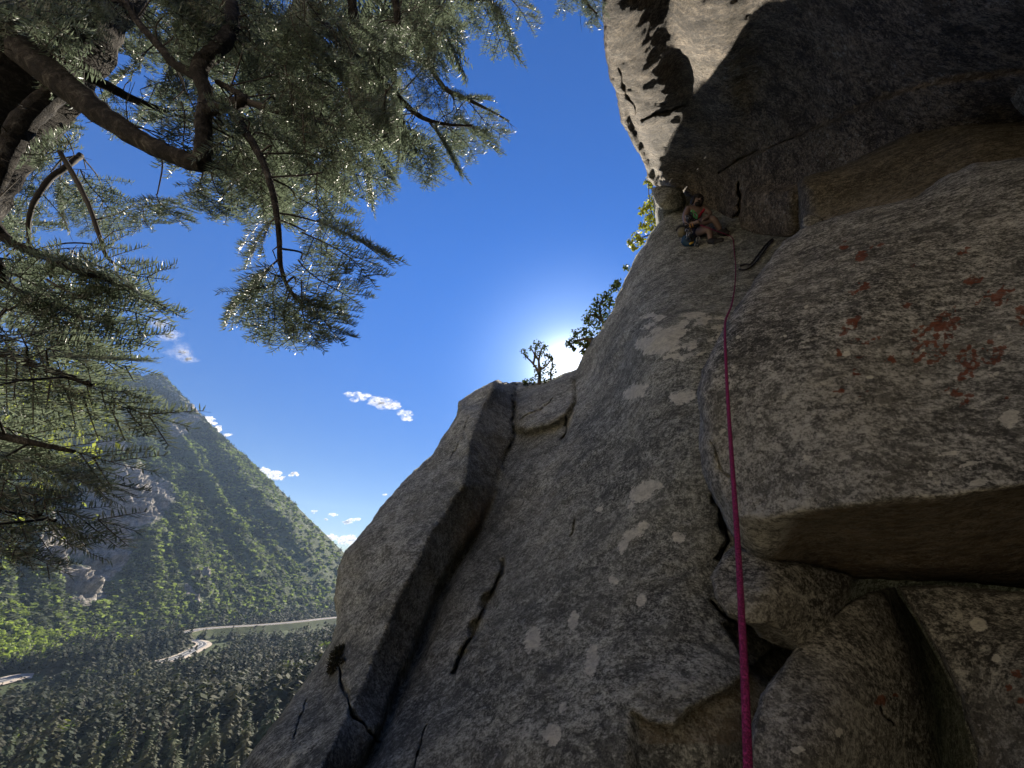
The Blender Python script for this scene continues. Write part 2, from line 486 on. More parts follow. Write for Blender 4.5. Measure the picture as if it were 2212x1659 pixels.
slab_outline = [(300, 1950), (440, 1760), (520, 1659), (590, 1568), (640, 1500), (690, 1430), (715, 1380), (726, 1335), (724, 1290), (730, 1240), (747, 1192), (785, 1140), (830, 1085), (880, 1030), (930, 985), (960, 940), (984, 897), (990, 868), (1030, 843), (1077, 817), (1086, 823), (1130, 827), (1175, 822), (1225, 806), (1245, 799), (1262, 766), (1298, 712), (1335, 640), (1375, 550), (1410, 495), (1440, 455), (1480, 420), (1560, 420), (1680, 470), (1760, 480), (1900, 700), (2400, 1000), (2900, 1200), (2900, 1700), (2900, 1950)]
slab_ctrl = [(300, 1950, 3.0), (520, 1659, 3.0), (800, 1659, 2.15), (1200, 1659, 1.55), (1600, 1659, 1.52), (1640, 1520, 1.72), (1500, 1400, 1.95), (1500, 1000, 2.9), (1400, 720, 5.0), (1520, 535, 7.0), (1600, 520, 6.6), (1700, 480, 6.4), (1440, 450, 8.6), (1480, 420, 8.8), (1340, 640, 8.2), (1250, 800, 8.6), (1100, 850, 9.0), (1000, 1000, 7.6), (1100, 1200, 4.2), (900, 1200, 5.3), (900, 1400, 3.6), (740, 1200, 6.4), (700, 1500, 3.9), (725, 1330, 5.2), (1300, 1200, 3.0), (1600, 800, 3.6), (1700, 1000, 2.7), (1800, 1350, 2.9), (2100, 1300, 3.2), (2100, 1700, 3.0), (1900, 1600, 2.7), (2300, 1700, 3.2), (2900, 1200, 3.2), (2900, 1950, 3.0), (2300, 1000, 3.2), (1900, 700, 3.8)]
slab_cracks = [([(726, 1405), (735, 1440), (745, 1480), (757, 1545), (790, 1580), (822, 1602)], 5, .16),
               ([(1088, 1228), (1070, 1272), (1046, 1318), (1018, 1375), (984, 1446)], 14, .22),
               ([(1224, 905), (1222, 925), (1215, 946)], 6, .3),
               ([(1012, 900), (1000, 940), (975, 985)], 4, .05),
               ([(1190, 860), (1165, 890), (1130, 905)], 4, .08),
               ([(1250, 1130), (1242, 1150), (1236, 1162)], 5, .06),
               ([(1524, 990), (1540, 1045), (1554, 1105), (1572, 1165), (1560, 1200)], 11, .5), ([(1545, 1300), (1575, 1335), (1620, 1356)], 9, .3),
               ([(640, 1590), (655, 1545), (668, 1510)], 4, .06), ([(900, 1659), (912, 1610), (920, 1570)], 4, .05)]
random.seed(12)
slab_lichen = [(1430, 740, 34, 22, -12), (1395, 742, 20, 12, -12), (1450, 720, 24, 9, -12)] + [(random.uniform(1400, 1570), random.uniform(678, 775), random.uniform(9, 21), random.uniform(2.5, 5), random.uniform(-30, -8)) for _ in range(46)] + [
              
               (1375, 848, 26, 14, -25), (1480, 857, 26, 13, -15), (1390, 1065, 26, 18, -25), (1415, 1050, 20, 8, 10), (1372, 1155, 22, 10, -30), (1395, 1135, 10, 7, 0), (1466, 1160, 12, 11, 0),
               (1352, 1180, 10, 14, 20), (1330, 1252, 9, 9, 0), (1153, 1385, 15, 26, 15), (1190, 1578, 16, 22, 25), (1366, 1100, 8, 5, 0), (1300, 1100, 9, 6, 0),
               (1215, 1520, 9, 14, 20), (1275, 1420, 12, 30, 10), (1240, 1340, 9, 22, 15), (1385, 1290, 9, 12, 10)]
def slab_stain_glow(P):
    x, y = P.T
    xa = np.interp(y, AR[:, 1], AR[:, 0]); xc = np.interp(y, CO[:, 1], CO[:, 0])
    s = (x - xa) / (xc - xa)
    g = sstep(s, -.02, .1) * sstep(-s, -1.02, -.95)  # brown stone of the groove wall, with its shade painted in
    o = np.exp(-((y - 1125) / 60) ** 2) * sstep(s, .4, .85)  # warm reflected light painted into the groove as a brown patch
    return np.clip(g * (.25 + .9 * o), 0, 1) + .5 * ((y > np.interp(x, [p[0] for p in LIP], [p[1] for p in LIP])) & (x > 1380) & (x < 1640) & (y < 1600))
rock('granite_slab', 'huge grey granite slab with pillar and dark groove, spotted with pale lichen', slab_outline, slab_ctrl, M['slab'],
     4.0, (.75, .55, -.45), (11, .2), 6.5, 2.0, 1.0, slab_off, slab_cracks, slab_lichen, stain_glow=slab_stain_glow)

# --- roof overhead
over_outline = [(1230, -420), (1298, -20), (1300, 60), (1306, 105), (1318, 150), (1327, 185), (1332, 225), (1342, 262), (1366, 310), (1392, 352), (1400, 380), (1418, 405), (1445, 420), (1500, 425), (1545, 470), (1582, 502), (1605, 500), (1640, 512), (1700, 520), (1800, 510), (2000, 460), (2250, 400), (2900, 300), (2900, -420)]
over_ctrl = [(1230, -420, 2.5), (1298, -100, 3.2), (1298, 0, 3.6), (1340, 260, 6.0), (1405, 400, 8.6), (1500, 0, 3.7), (1480, 250, 5.95), (1500, 425, 8.4), (1582, 495, 7.5), (1690, 518, 6.3), (1700, 330, 5.4), (1600, 360, 6.6), (1700, 100, 4.1), (1900, 100, 3.2), (1900, 300, 4.2), (2000, 450, 4.3), (2212, 0, 2.1), (2212, 250, 3.2), (2900, -420, 1.0), (2900, 300, 2.2), (1500, -420, 2.4), (2212, -420, 1.4)]
def over_off(P):
    x, y = P.T
    k = np.ones(len(P))
    # block low on the roof, right of the climber's corner
    xl = np.interp(y, [330, 400, 440, 500, 530], [1700, 1608, 1596, 1592, 1600])
    k -= .05 * sstep(x - xl, 0, 9) * sstep(y, 395, 420) * sstep(-x, -1760, -1700)
    # long arching seam that splits roof from lower wall
    ys = np.interp(x, [1550, 1640, 1700, 1780, 1900, 2050, 2250], [400, 330, 305, 270, 215, 180, 150])
    k += .035 * sstep(ys - y, -2, 8) * sstep(x, 1560, 1640)
    # rounded rib that carries the last sunlight
    xt = np.interp(y, [-420, -60, 100, 240, 330], [1400, 1432, 1462, 1500, 1530])
    dx_ = x - xt; k += .062 * np.exp(-(dx_ / np.where(dx_ < 0, 62.0, 34.0)) ** 2) * sstep(-y, -300, -120)
    xt2 = np.interp(y, [200, 260, 330, 400], [1352, 1366, 1392, 1425])
    k += .03 * np.exp(-((x - xt2) / 13.0) ** 2) * sstep(y, 215, 260)
    return k
over_cracks = [([(1392, 252), (1425, 240), (1452, 236), (1476, 228)], 4, .12), ([(1560, 372), (1600, 345), (1650, 322), (1710, 300)], 4, .14), ([(1595, 398), (1602, 440), (1592, 470), (1600, 505)], 7, .35), ([(1345, 150), (1352, 200), (1372, 240)], 5, .06)]
rock('granite_roof', 'massive overhanging granite roof at top right, its left side streaked with sunlight', over_outline, over_ctrl, M['over'],
     3.5, (.7, .25, .65), (12, .2), 6, 3.0, .85, over_off, over_cracks,
     stain_glow=lambda P: .45 * np.exp(-(((P[:, 0] - 1400) / 60) ** 2 + ((P[:, 1] - 150) / 70) ** 2)))
rock('rock_nub', 'small dark jutting rock under the sunlit left edge of the roof', [(1408, 402), (1440, 398), (1470, 402), (1482, 425), (1478, 450), (1450, 458), (1432, 456), (1414, 432)],
     [(1408, 402, 8.5), (1482, 425, 8.3), (1440, 458, 8.2), (1445, 425, 8.0)], M['slab'], 1.2, (.4, .85, -.1), (8, .15), 4, 2)

# --- big block with rust coloured lichen
blk_outline = [(1694, 522), (1742, 492), (1850, 456), (1962, 430), (2030, 382), (2105, 352), (2212, 334), (2700, 260), (2900, 700), (2900, 1280), (2500, 1275), (2212, 1270), (2060, 1258), (1960, 1255), (1850, 1250), (1745, 1232), (1672, 1215), (1640, 1214), (1600, 1180), (1578, 1150), (1556, 1100), (1522, 1035), (1512, 975), (1516, 900), (1508, 848), (1522, 790), (1560, 715), (1588, 668), (1640, 590), (1672, 545)]
blk_ctrl = [(1694, 522, 2.9), (1850, 456, 2.7), (2030, 382, 2.5), (2212, 334, 2.2), (1588, 668, 2.2), (1515, 850, 1.95), (1530, 1040, 1.85), (1600, 1120, 1.62), (1750, 700, 1.75), (1750, 950, 1.45), (1900, 600, 1.85), (2000, 800, 1.45), (2212, 600, 1.6), (2212, 850, 1.25), (1900, 1040, 1.25), (2212, 1010, 1.12), (2700, 260, 2.0), (2900, 1000, .95), (2700, 700, 1.2)]
EDGE = [(1560, 1060), (1600, 1110), (1680, 1112), (1740, 1096), (1900, 1082), (2060, 1066), (2212, 1040), (2900, 990)]
def blk_off(P):
    x, y = P.T
    ye = np.interp(x, [p[0] for p in EDGE], [p[1] for p in EDGE])
    # underside: runs back from the lower front edge
    d = np.clip(y - ye, 0, None)
    rnd = sstep(x, 1610, 1800)
    k = 1 + (.0036 * np.clip(d - 6, 0, None)) * (.25 + .75 * rnd) + .0008 * d
    # rounded top shoulder
    return k
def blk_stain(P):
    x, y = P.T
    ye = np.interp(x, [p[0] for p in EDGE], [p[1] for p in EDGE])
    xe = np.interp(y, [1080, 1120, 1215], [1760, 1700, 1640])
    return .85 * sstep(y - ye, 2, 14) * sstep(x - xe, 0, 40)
random.seed(3)
rust = [(2010, 740, 46, 40, -25), (2050, 690, 30, 22, -40), (2090, 780, 20, 40, 10), (2140, 760, 40, 22, -35), (1840, 700, 20, 14, -20), (1850, 620, 26, 10, -20), (1880, 540, 30, 8, -30), (2150, 640, 40, 16, -20), (2070, 850, 24, 14, 20), (1850, 800, 10, 8, 0), (2110, 600, 26, 9, -20), (2200, 680, 26, 14, -20), (1930, 760, 12, 16, 0), (1860, 730, 26, 8, -15)]
rust += [(random.uniform(1800, 2210), random.uniform(520, 900), random.uniform(7, 14), random.uniform(5, 9), random.uniform(-40, 10)) for _ in range(16)]
flecks = []
for x, y, rx, ry, an in rust:
    c_, s_ = math.cos(R(an)), math.sin(R(an))
    for _ in range(max(2, int(rx * ry / 30))):
        a = random.random() * 6.283; q = random.random() ** .6 * 1.15
        u, v = rx * q * math.cos(a), ry * q * math.sin(a)
        flecks.append((x + u * c_ - v * s_, y + u * s_ + v * c_, random.uniform(5, 13), random.uniform(2.5, 6), random.uniform(-45, 0)))
rust = flecks
blk_li = [(random.uniform(1560, 2200), random.uniform(620, 1060), random.uniform(4, 9), random.uniform(2, 4.5), random.uniform(-35, 5)) for _ in range(34)] + [(2185, 905, 22, 17, 0), (2125, 1040, 20, 7, -10), (2110, 1000, 26, 4, -12), (2060, 980, 20, 4, -12)]
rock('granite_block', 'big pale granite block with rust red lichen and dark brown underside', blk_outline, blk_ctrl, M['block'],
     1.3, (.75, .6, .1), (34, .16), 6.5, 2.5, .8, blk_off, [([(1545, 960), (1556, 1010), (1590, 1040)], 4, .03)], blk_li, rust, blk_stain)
rock('brown_boulder', 'smooth brown stained boulder wedged between the roof and the big pale block', [(1718, 398), (1730, 382), (1790, 368), (1862, 336), (1960, 284), (2040, 264), (2110, 268), (2212, 262), (2500, 240), (2500, 420), (2212, 420), (1960, 480), (1760, 520), (1728, 478)],
     [(1718, 398, 3.9), (1740, 490, 3.7), (1860, 336, 3.8), (1900, 420, 3.3), (2040, 264, 3.6), (2100, 330, 3.0), (2500, 240, 2.9), (2500, 420, 2.5)], M['brown'], 1.5, (.6, .7, .2), (46, .3), 6, 2, .8)
rock('wedged_stone', 'small loose stone in the gap at the left end of the brown boulder', [(1735, 470), (1752, 462), (1775, 470), (1782, 486), (1748, 498), (1734, 488)], [(1735, 470, 3.3), (1780, 480, 3.2), (1750, 495, 3.2), (1752, 470, 3.25)], M['boulder'], .3, (.5, .8, .1), (10, .06), 3.5, 1.5, .5)
rock('small_block', 'small angular granite block tucked under the left end of the big pale block', [(1560, 1200), (1585, 1178), (1620, 1190), (1660, 1205), (1740, 1215), (1840, 1240), (1832, 1300), (1790, 1352), (1727, 1411), (1690, 1398), (1640, 1375), (1625, 1352), (1570, 1328), (1545, 1290), (1532, 1246)],
     [(1545, 1250, 1.75), (1600, 1220, 1.8), (1640, 1280, 1.6), (1720, 1400, 1.62), (1830, 1250, 1.85), (1720, 1300, 1.62)], M['boulder'], .7, (.6, .75, .0), (11, .06), 4.5, 1.5, .5,
     lambda P: 1 + .10 * sstep(P[:, 1] - np.interp(P[:, 0], [1540, 1620, 1660, 1727], [1310, 1345, 1340, 1395]), -2, 22))
rock('front_boulder', 'dark pointed boulder at the bottom just right of the rope', [(1640, 1500), (1690, 1432), (1725, 1385), (1765, 1345), (1830, 1302), (1870, 1280), (1930, 1268), (1962, 1312), (1995, 1370), (2040, 1450), (2085, 1545), (2108, 1640), (2125, 1760), (2125, 1950), (1560, 1950), (1612, 1659), (1622, 1560)],
     [(1640, 1500, 1.42), (1725, 1390, 1.62), (1870, 1280, 1.85), (1940, 1275, 2.0), (1960, 1400, 1.75), (2085, 1560, 1.85), (1800, 1480, 1.42), (1900, 1560, 1.45), (1750, 1640, 1.22), (2100, 1700, 1.8), (1612, 1659, 1.28), (1612, 1950, 1.1), (2125, 1950, 1.5)], M['boulder'], .9, (.6, .78, -.1), (12, .07), 5, 2, .6,
     lambda P: 1 + .12 * sstep(P[:, 0] - np.interp(P[:, 1], [1260, 1400, 1500, 1600, 1700, 1950], [1905, 1955, 1985, 2010, 2030, 2060]), -12, 45),
     [([(1895, 1525), (1905, 1545), (1925, 1560)], 6, .05)], [(1808, 1580, 9, 9, 0), (1720, 1620, 12, 8, 0)], [(1898, 1508, 18, 12, 0), (1930, 1500, 8, 6, 0)])
rock('corner_boulder', 'olive tinged boulder filling the bottom right corner under the big block', [(1938, 1266), (2040, 1262), (2212, 1276), (2900, 1290), (2900, 1950), (2180, 1950), (2112, 1700), (2106, 1612), (2080, 1540), (2070, 1500), (2022, 1405), (1968, 1315)],
     [(1938, 1266, 1.62), (2070, 1500, 1.35), (2110, 1640, 1.25), (2212, 1276, 1.5), (2212, 1450, 1.22), (2150, 1380, 1.36), (2212, 1659, 1.1), (2900, 1290, 1.2), (2900, 1950, .8), (2180, 1950, 1.0)], M['boulder'], 1.0, (.75, .62, -.05), (12, .07), 5, 2, .6,
     None, (), [(2110, 1345, 16, 12, 0), (2150, 1420, 10, 8, 0)], [(2190, 1450, 24, 10, 10), (2200, 1505, 14, 9, 0), (2175, 1480, 8, 8, 0)])


# the cliff is added unseen right of and behind the ledge, to block light
m = MB()
for c_, r_ in (((5.2, -.8, 3.5), (2.4, 2.6, 7)), ((4.6, -5.2, 4.5), (3.0, 3.8, 8)), ((7.5, 2.0, 6.0), (3.2, 3.5, 7)), ((2.2, -8.5, 3.0), (3.0, 2.5, 7))):
    m.blob(c_, r_, 5, .35, 1.6)
co_ = m.build('shading_cliff', M['boulder']); tag(co_, kind='structure')
# ---------------------------------------------------------------- valley
FLOOR = -130.0
HAZE = 0.000062
def fbm(x, y, sc, oc=4, seed=0.0):
    return noise.fractal(Vector((x / sc, y / sc, seed)), 1.0, 2.0, oc)

def ground_z(x, y):
    r = math.hypot(x, y)
    if r < 4.5: return -1.75
    t = min(1, (r - 4.5) / 16.0)
    top = -1.75 - 46 * t ** .7
    if x > 10: top += min(360, (x - 10) * .55) * min(1, max(0, (r - 10) / 40))
    s = min(1, max(0, (-x - 20 + max(0, y - 250) * .10) / 330.0))
    z = top + (FLOOR - top) * (s ** .75)
    if y < -14: z += min(560, (-y - 14) * 1.25) * min(1, max(0, (14 - x) / 30))          # unseen hillside added behind the ledge to bounce warm sunlight
    if r > 30: z += 4 * fbm(x, y, 60, 3) * min(1, (r - 30) / 60) * (1 - s)
    if x < -1500: z += (-x - 1500) * .05
    return z

def on_floor(x, y, z=FLOOR):
    d = ray(x, y); return d * (z / d[2])

def axis(lo, hi, fine, far):
    a = [0.0]
    while a[-1] < hi: a.append(a[-1] + fine + abs(a[-1]) * far)
    b = [0.0]
    while b[-1] > lo: b.append(b[-1] - fine - abs(b[-1]) * far)
    return np.array(sorted(set(a + b)))
gxs, gys = axis(-6500, 3000, 2.5, .035), axis(-1500, 7500, 2.5, .035)
GV = [(x, y, ground_z(x, y)) for y in gys for x in gxs]
nx = len(gxs)
GF = np.array([(j * nx + i, j * nx + i + 1, (j + 1) * nx + i + 1, (j + 1) * nx + i) for j in range(len(gys) - 1) for i in range(nx - 1)])
t = NT('forest_floor'); p = t.pos()
c = t.ramp(t.math('ADD', t.math('MULTIPLY', t.noise(.03, 6, .65, p), .5), t.math('MULTIPLY', t.noise(.5, 6, .8, p), .5)), [(.38, (.022, .030, .014)), (.52, (.05, .066, .026)), (.66, (.11, .115, .055))])
gy = t.n('ShaderNodeSeparateXYZ'); t.t.links.new(p, gy.inputs[0])
bounce_mask = t.math('MULTIPLY', t.step(gy.outputs[1], -10.0, -25.0), t.step(t.noise(.02, 6, .7, p), .30, .42))  # pale rubble tone for the added hillside, so it throws back light
c = t.mix(bounce_mask, c, t.ramp(t.noise(.35, 7, .7, p), [(.35, (.24, .205, .155)), (.6, (.50, .44, .35))]))
M['ground'] = t.done(t.bsdf(c, .95, .1, t.bump(t.noise(.4, 5, .7, p), .6)))
tag(obj('ground', new_mesh('ground', GV, GF, M['ground'])), kind='structure')

# mountain on the far side: slope lines run from the crest down to the road
def lerp_pts(L, s):
    L = np.array(L, float); return np.array([np.interp(s, L[:, 0], L[:, k]) for k in range(1, L.shape[1])])
TOPS = [(0, -900, 700, 1150), (.25, -250, 770, 1350), (.5, 60, 800, 1500), (.72, 220, 800, 1700), (.88, 310, 795, 1900), (.96, 345, 812, 2050), (1, 356, 824, 2120)]
BOTS = [(0, -1200, 1800), (.2, -500, 1560), (.4, -60, 1450), (.6, 240, 1384), (.8, 520, 1344), (1.0, 872, 1316)]
NS, NTT = 420, 230
def curve_table(L, is_floor, n=400):
    q = np.linspace(0, 1, n); L = np.array(L, float)
    c = [np.interp(q, L[:, 0], L[:, k]) for k in range(1, L.shape[1])]
    return W(*c) if not is_floor else on_floor_v(*c)
def on_floor_v(x, y):
    d = ray(x, y); return d * (FLOOR / d[:, 2])[:, None]
T_TOP, T_BOT = curve_table(TOPS, False), curve_table(BOTS, True)
def at_s(tab, s):
    q = np.clip(s, 0, 1) * (len(tab) - 1); i = np.minimum(q.astype(int), len(tab) - 2); f = (q - i)[:, None]
    return tab[i] * (1 - f) + tab[i + 1] * f
CL = [(285, 1075, 80, 72, -15), (200, 1120, 95, 70, 0), (180, 1255, 70, 46, 20), (245, 1195, 40, 52, 30), (110, 1190, 40, 50, 0), (425, 1245, 22, 10, 10), (408, 1290, 8, 28, -35), (250, 960, 60, 14, 20), (395, 910, 26, 34, 30)]
ss = np.r_[np.linspace(0, 1, NS), np.linspace(1.01, 1.12, 8)]
ts = np.r_[np.linspace(-.012, 1, NTT), 1.05]
S_, T_ = [a.ravel() for a in np.meshgrid(ss, ts, indexing='ij')]
Tc = np.minimum(T_, 1.0)
MV = at_s(T_BOT, S_); MV = MV + (at_s(T_TOP, S_) - MV) * Tc[:, None]
rockmask = blobs(np.stack(project(MV)[:2], 1), CL) * (S_ <= 1) * (T_ <= 1)
SLN = np.array([.80, -.35, .50])
for i in range(len(MV)):
    s, t, P = min(S_[i], 1.0), Tc[i], MV[i]; g = 0
    for fr, am, sd in ((9, 80, 1.3), (23, 52, 5.1), (55, 22, 8.2)):
        g += am * noise.noise(Vector((s * fr + .5 * noise.noise(Vector((s * 6, t * 4, sd))), t * 1.3 + sd, sd)))
    g += 16 * noise.fractal(Vector(P.tolist()) / 130, .9, 2.1, 5)
    env = min(1, max(t, 0) * 4)
    if s > .93: env *= 1 - .8 * (s - .93) / .07
    P = P + SLN * g * env
    if rockmask[i] > 0: P = P + SLN * rockmask[i] * (3 + 34 * noise.fractal(Vector((P[0] / 60, P[1] / 60, P[2] / 26)), .6, 2.3, 6))
    if S_[i] > 1: P = P + (S_[i] - 1) / .12 * np.array([-500, 900, -500 * t])
    if T_[i] > 1: P = P + np.array([-700, 500, -500.0])
    MV[i] = P
nt_ = len(ts); I, Jj = np.meshgrid(np.arange(len(ss) - 1), np.arange(nt_ - 1), indexing='ij'); I, Jj = I.ravel(), Jj.ravel()
MF = np.stack([I * nt_ + Jj, (I + 1) * nt_ + Jj, (I + 1) * nt_ + Jj + 1, I * nt_ + Jj + 1], 1)
def mtn_at(s, t):
    a = s * (NS - 1); b = (t + .012) / 1.012 * (NTT - 1); i = np.minimum(a.astype(int), NS - 2); j = np.minimum(b.astype(int), NTT - 2)
    f, g = a - i, b - j; G = MV.reshape(len(ss), nt_, 3); K = rockmask.reshape(len(ss), nt_)
    P = (G[i, j] * ((1 - f) * (1 - g))[:, None] + G[i + 1, j] * (f * (1 - g))[:, None] + G[i, j + 1] * ((1 - f) * g)[:, None] + G[i + 1, j + 1] * (f * g)[:, None])
    return P, K[i, j]
t = NT('mountain_slope'); p = t.pos()
n1 = t.noise(.012, 8, .7, p); n2 = t.noise(.06, 6, .75, p)
veg = t.ramp(t.math('ADD', t.math('MULTIPLY', n1, .5), t.math('MULTIPLY', n2, .5)), [(.40, (.05, .065, .035)), (.52, (.09, .11, .055)), (.62, (.13, .15, .075)), (.70, (.22, .20, .14))])
rk = t.ramp(t.math('ADD', t.math('MULTIPLY', t.noise(.09, 8, .8, p), .7), t.math('MULTIPLY', n1, .3)), [(.40, (.10, .09, .08)), (.52, (.28, .26, .23)), (.62, (.46, .43, .39))])
mk = t.step(t.math('ADD', t.attr('rockmask'), t.math('MULTIPLY', t.math('SUBTRACT', n2, .5), 1.2)), .42, .60)
up = t.n('ShaderNodeSeparateXYZ'); t.t.links.new(p, up.inputs[0])
hi = t.step(t.math('ADD', up.outputs[2], t.math('MULTIPLY', t.math('SUBTRACT', n1, .5), 1500.0)), 260, 560)
mk2 = t.math('MULTIPLY', hi, t.step(n2, .46, .58))
c = t.mix(t.math('MAXIMUM', mk, t.math('MULTIPLY', mk2, .92)), veg, rk)
M['mountain'] = t.done(t.bsdf(c, .95, .1, t.bump(t.math('ADD', n2, t.math('MULTIPLY', t.noise(.25, 4, .7, p), .4)), 9.0)))
tag(obj('mountain', new_mesh('mountain', MV, MF, M['mountain'], True, {'rockmask': rockmask})), kind='structure')

# nearer spur on the left
HT = [(0, -260, 1010, 560), (.3, -60, 1150, 590), (.5, 40, 1218, 620), (.7, 110, 1268, 650), (.85, 180, 1322, 690), (1, 262, 1368, 760)]
HB = [(0, -500, 1560), (.3, -120, 1480), (.5, 40, 1446), (.7, 130, 1424), (.85, 200, 1412), (1, 300, 1398)]
def spur_point(s, t):
    a, b, z = lerp_pts(HT, s); c_, d_ = lerp_pts(HB, s)
    T = W(a, b, z); B = on_floor(c_, d_)
    P = B + (T - B) * t; P[2] += 10 * math.sin(t * math.pi)
    return P + 5 * noise.fractal(Vector((P[0] / 60, P[1] / 60, 3)), .8, 2, 4) * np.array([.5, -.4, .6])
HV = []
for s in np.linspace(0, 1, 60):
    for tt in np.linspace(-.1, 1, 24): HV.append(spur_point(s, tt))
    HV.append(HV[-1] + np.array([-60, 60, -10.0])); HV.append(HV[-1] + np.array([-100, 120, -150.0]))
HF = np.array([(i * 26 + j, (i + 1) * 26 + j, (i + 1) * 26 + j + 1, i * 26 + j + 1) for i in range(59) for j in range(25)])
tag(obj('hill', new_mesh('hill', HV, HF, M['ground'])), kind='structure')

# roads on the valley floor
t = NT('sunlit_asphalt'); p = t.pos()
M['asphalt'] = t.done(t.bsdf(t.ramp(t.noise(.8, 5, .6, p), [(.3, (.075, .075, .078)), (.7, (.12, .118, .115))]), .42, .5))
M['gravel'] = simple('road_gravel', (.40, .34, .27), .9, .2, .3, .5)
M['line'] = simple('road_paint', (.75, .75, .7), .6, .3, .1, 2)
ROADS = [[(-60, 1490), (0, 1474), (40, 1464), (70, 1462)],
         [(330, 1434), (362, 1428), (392, 1418), (418, 1405), (436, 1395), (432, 1389), (418, 1386), (402, 1378)],
         [(395, 1369), (430, 1362), (480, 1357), (560, 1352), (640, 1345), (700, 1338), (770, 1331)]]
road_pts = []
for rp in ROADS:
    lift = 7.0 if rp is ROADS[2] else 0.0
    c3 = spline([on_floor(x, y, FLOOR + lift) for x, y in rp], 10)
    road_pts.append(c3)
    tn = np.gradient(c3, axis=0); tn[:, 2] = 0; tn /= np.linalg.norm(tn, axis=1)[:, None]
    nn = np.c_[-tn[:, 1], tn[:, 0], np.zeros(len(tn))]
    def strip(a, b, dz):
        n = len(c3); v = np.r_[c3 + nn * a, c3 + nn * b]; v[:, 2] = FLOOR + lift + dz
        return v, [(i, i + 1, n + i + 1, n + i) for i in range(n - 1)]
    m = MB(); rw = 3.4 if lift else 5.0
    m.add(*strip(-rw, rw, 1.3)); road = m.build('road', M['asphalt']); tag(road, kind='structure')
    for a, b in ((-rw + .4, -rw + .8), (rw - .8, rw - .4), (-.25, .25)):
        m = MB(); m.add(*strip(a, b, 1.34)); m.build('road_marking', M['line'], road)
    m = MB(); m.add(*strip(-11 if not lift else -7, -5.2, 1.25)); m.add(*strip(5.2, 7.5, 1.25)); tag(m.build('road_shoulder', M['gravel']), kind='structure')
    if lift:
        m = MB(); m.add(*strip(9, 22, 1.2)); m.v[-1][len(c3):, 2] -= 12; m.add(*strip(-7, -26, 1.2)); m.v[-1][len(c3):, 2] -= 12
        tag(m.build('road_bank', M['ground']), kind='structure')

# ---------------------------------------------------------------- forest
M['conifer'] = tint_mat('conifer_needles', .75, .25, .15, 0, .35)
M['leaf'] = tint_mat('broad_leaves', .6, .55, .2, 0, .3)
M['bark'] = simple('grey_bark', (.10, .085, .07), .9, .15, .4, 30)
def conifer(k, lay, h=1.0, w=.16):
    """spruce outline: drooping whorls with ragged points, unit height"""
    V, F = [], []
    for l in range(lay):
        f = l / lay; z0 = .10 + .86 * f; rr = w * (1 - f) ** .85 * random.uniform(.8, 1.2) + .012
        top = min(1.0, z0 + .30 * (1 - f) + .10); b = len(V)
        V.append((0, 0, top)); a0 = random.random() * 6
        for j in range(2 * k):
            a = a0 + math.pi * j / k; q = rr * (random.uniform(.85, 1.25) if j % 2 == 0 else random.uniform(.4, .6))
            V.append((q * math.cos(a), q * math.sin(a), z0 - (.05 if j % 2 == 0 else -.02) * (1 - f) + random.uniform(-.015, .015)))
        F += [(b, b + 1 + j, b + 1 + (j + 1) % (2 * k)) for j in range(2 * k)]
    return np.array(V) * h, np.array(F)

def leafball(n=70, w=.42, q=.09):
    V, F = [], []
    c = [(random.uniform(-.25, .25), random.uniform(-.25, .25), random.uniform(.35, .8), random.uniform(.18, .3)) for _ in range(7)]
    for i in range(n):
        x, y, z, r = random.choice(c); d = Vector((random.gauss(0, 1), random.gauss(0, 1), random.gauss(0, 1))).normalized()
        o = Vector((x, y, z)) * 1.0 + d * r * random.uniform(.7, 1.05)
        a = d.orthogonal().normalized(); bb = d.cross(a); a = (a + d * random.uniform(-.6, .6)) * q * random.uniform(.7, 1.5); bb = bb * q * random.uniform(.7, 1.5)
        b = len(V); V += [o + a, o + bb, o - a, o - bb]; F += [(b, b + 1, b + 2), (b, b + 2, b + 3)]
    return np.array([tuple(v) for v in V]), np.array(F)

def tuft_cone(n, w, q, pw=.8):
    """conifer crown made of drooping needle tufts, unit height"""
    V, F = [], []
    for i in range(n):
        z = .06 + .94 * (1 - (1 - random.random()) ** .5 * 1.0) if i > 3 else .9 + .03 * i
        rr = w * max(.02, (1 - z)) ** pw * random.uniform(.55, 1.2); a = random.random() * 6.283
        o = Vector((rr * math.cos(a), rr * math.sin(a), z)); d = Vector((math.cos(a), math.sin(a), -.45)).normalized()
        u = d.cross(Vector((random.uniform(-.3, .3), random.uniform(-.3, .3), 1))).normalized()
        l = q * random.uniform(.7, 1.4) * (.45 + .75 * (1 - z)); b = len(V)
        V += [o - d * l, o + u * l * .55, o + d * l, o - u * l * .55]; F += [(b, b + 1, b + 2), (b, b + 2, b + 3)]
    return np.array([tuple(v) for v in V]), np.array(F)
near_c = [tuft_cone(230, random.uniform(.20, .27), .085) for _ in range(6)]
mid_c = [tuft_cone(60, random.uniform(.20, .28), .15) for _ in range(6)]
far_c = [tuft_cone(18, random.uniform(.22, .30), .26) for _ in range(6)]
near_l = [leafball(330, .42, .045) for _ in range(4)]
far_l = [leafball(26, .42, .16) for _ in range(5)]
far_m = [leafball(11, .42, .24) for _ in range(6)]

road_xy = np.concatenate(road_pts)[:, :2]
TINT_C = [(.036, .052, .028), (.048, .062, .028), (.032, .045, .030), (.066, .072, .031), (.052, .056, .034)]
TINT_L = [(.11, .14, .045), (.09, .12, .04), (.15, .16, .05), (.08, .105, .04)]

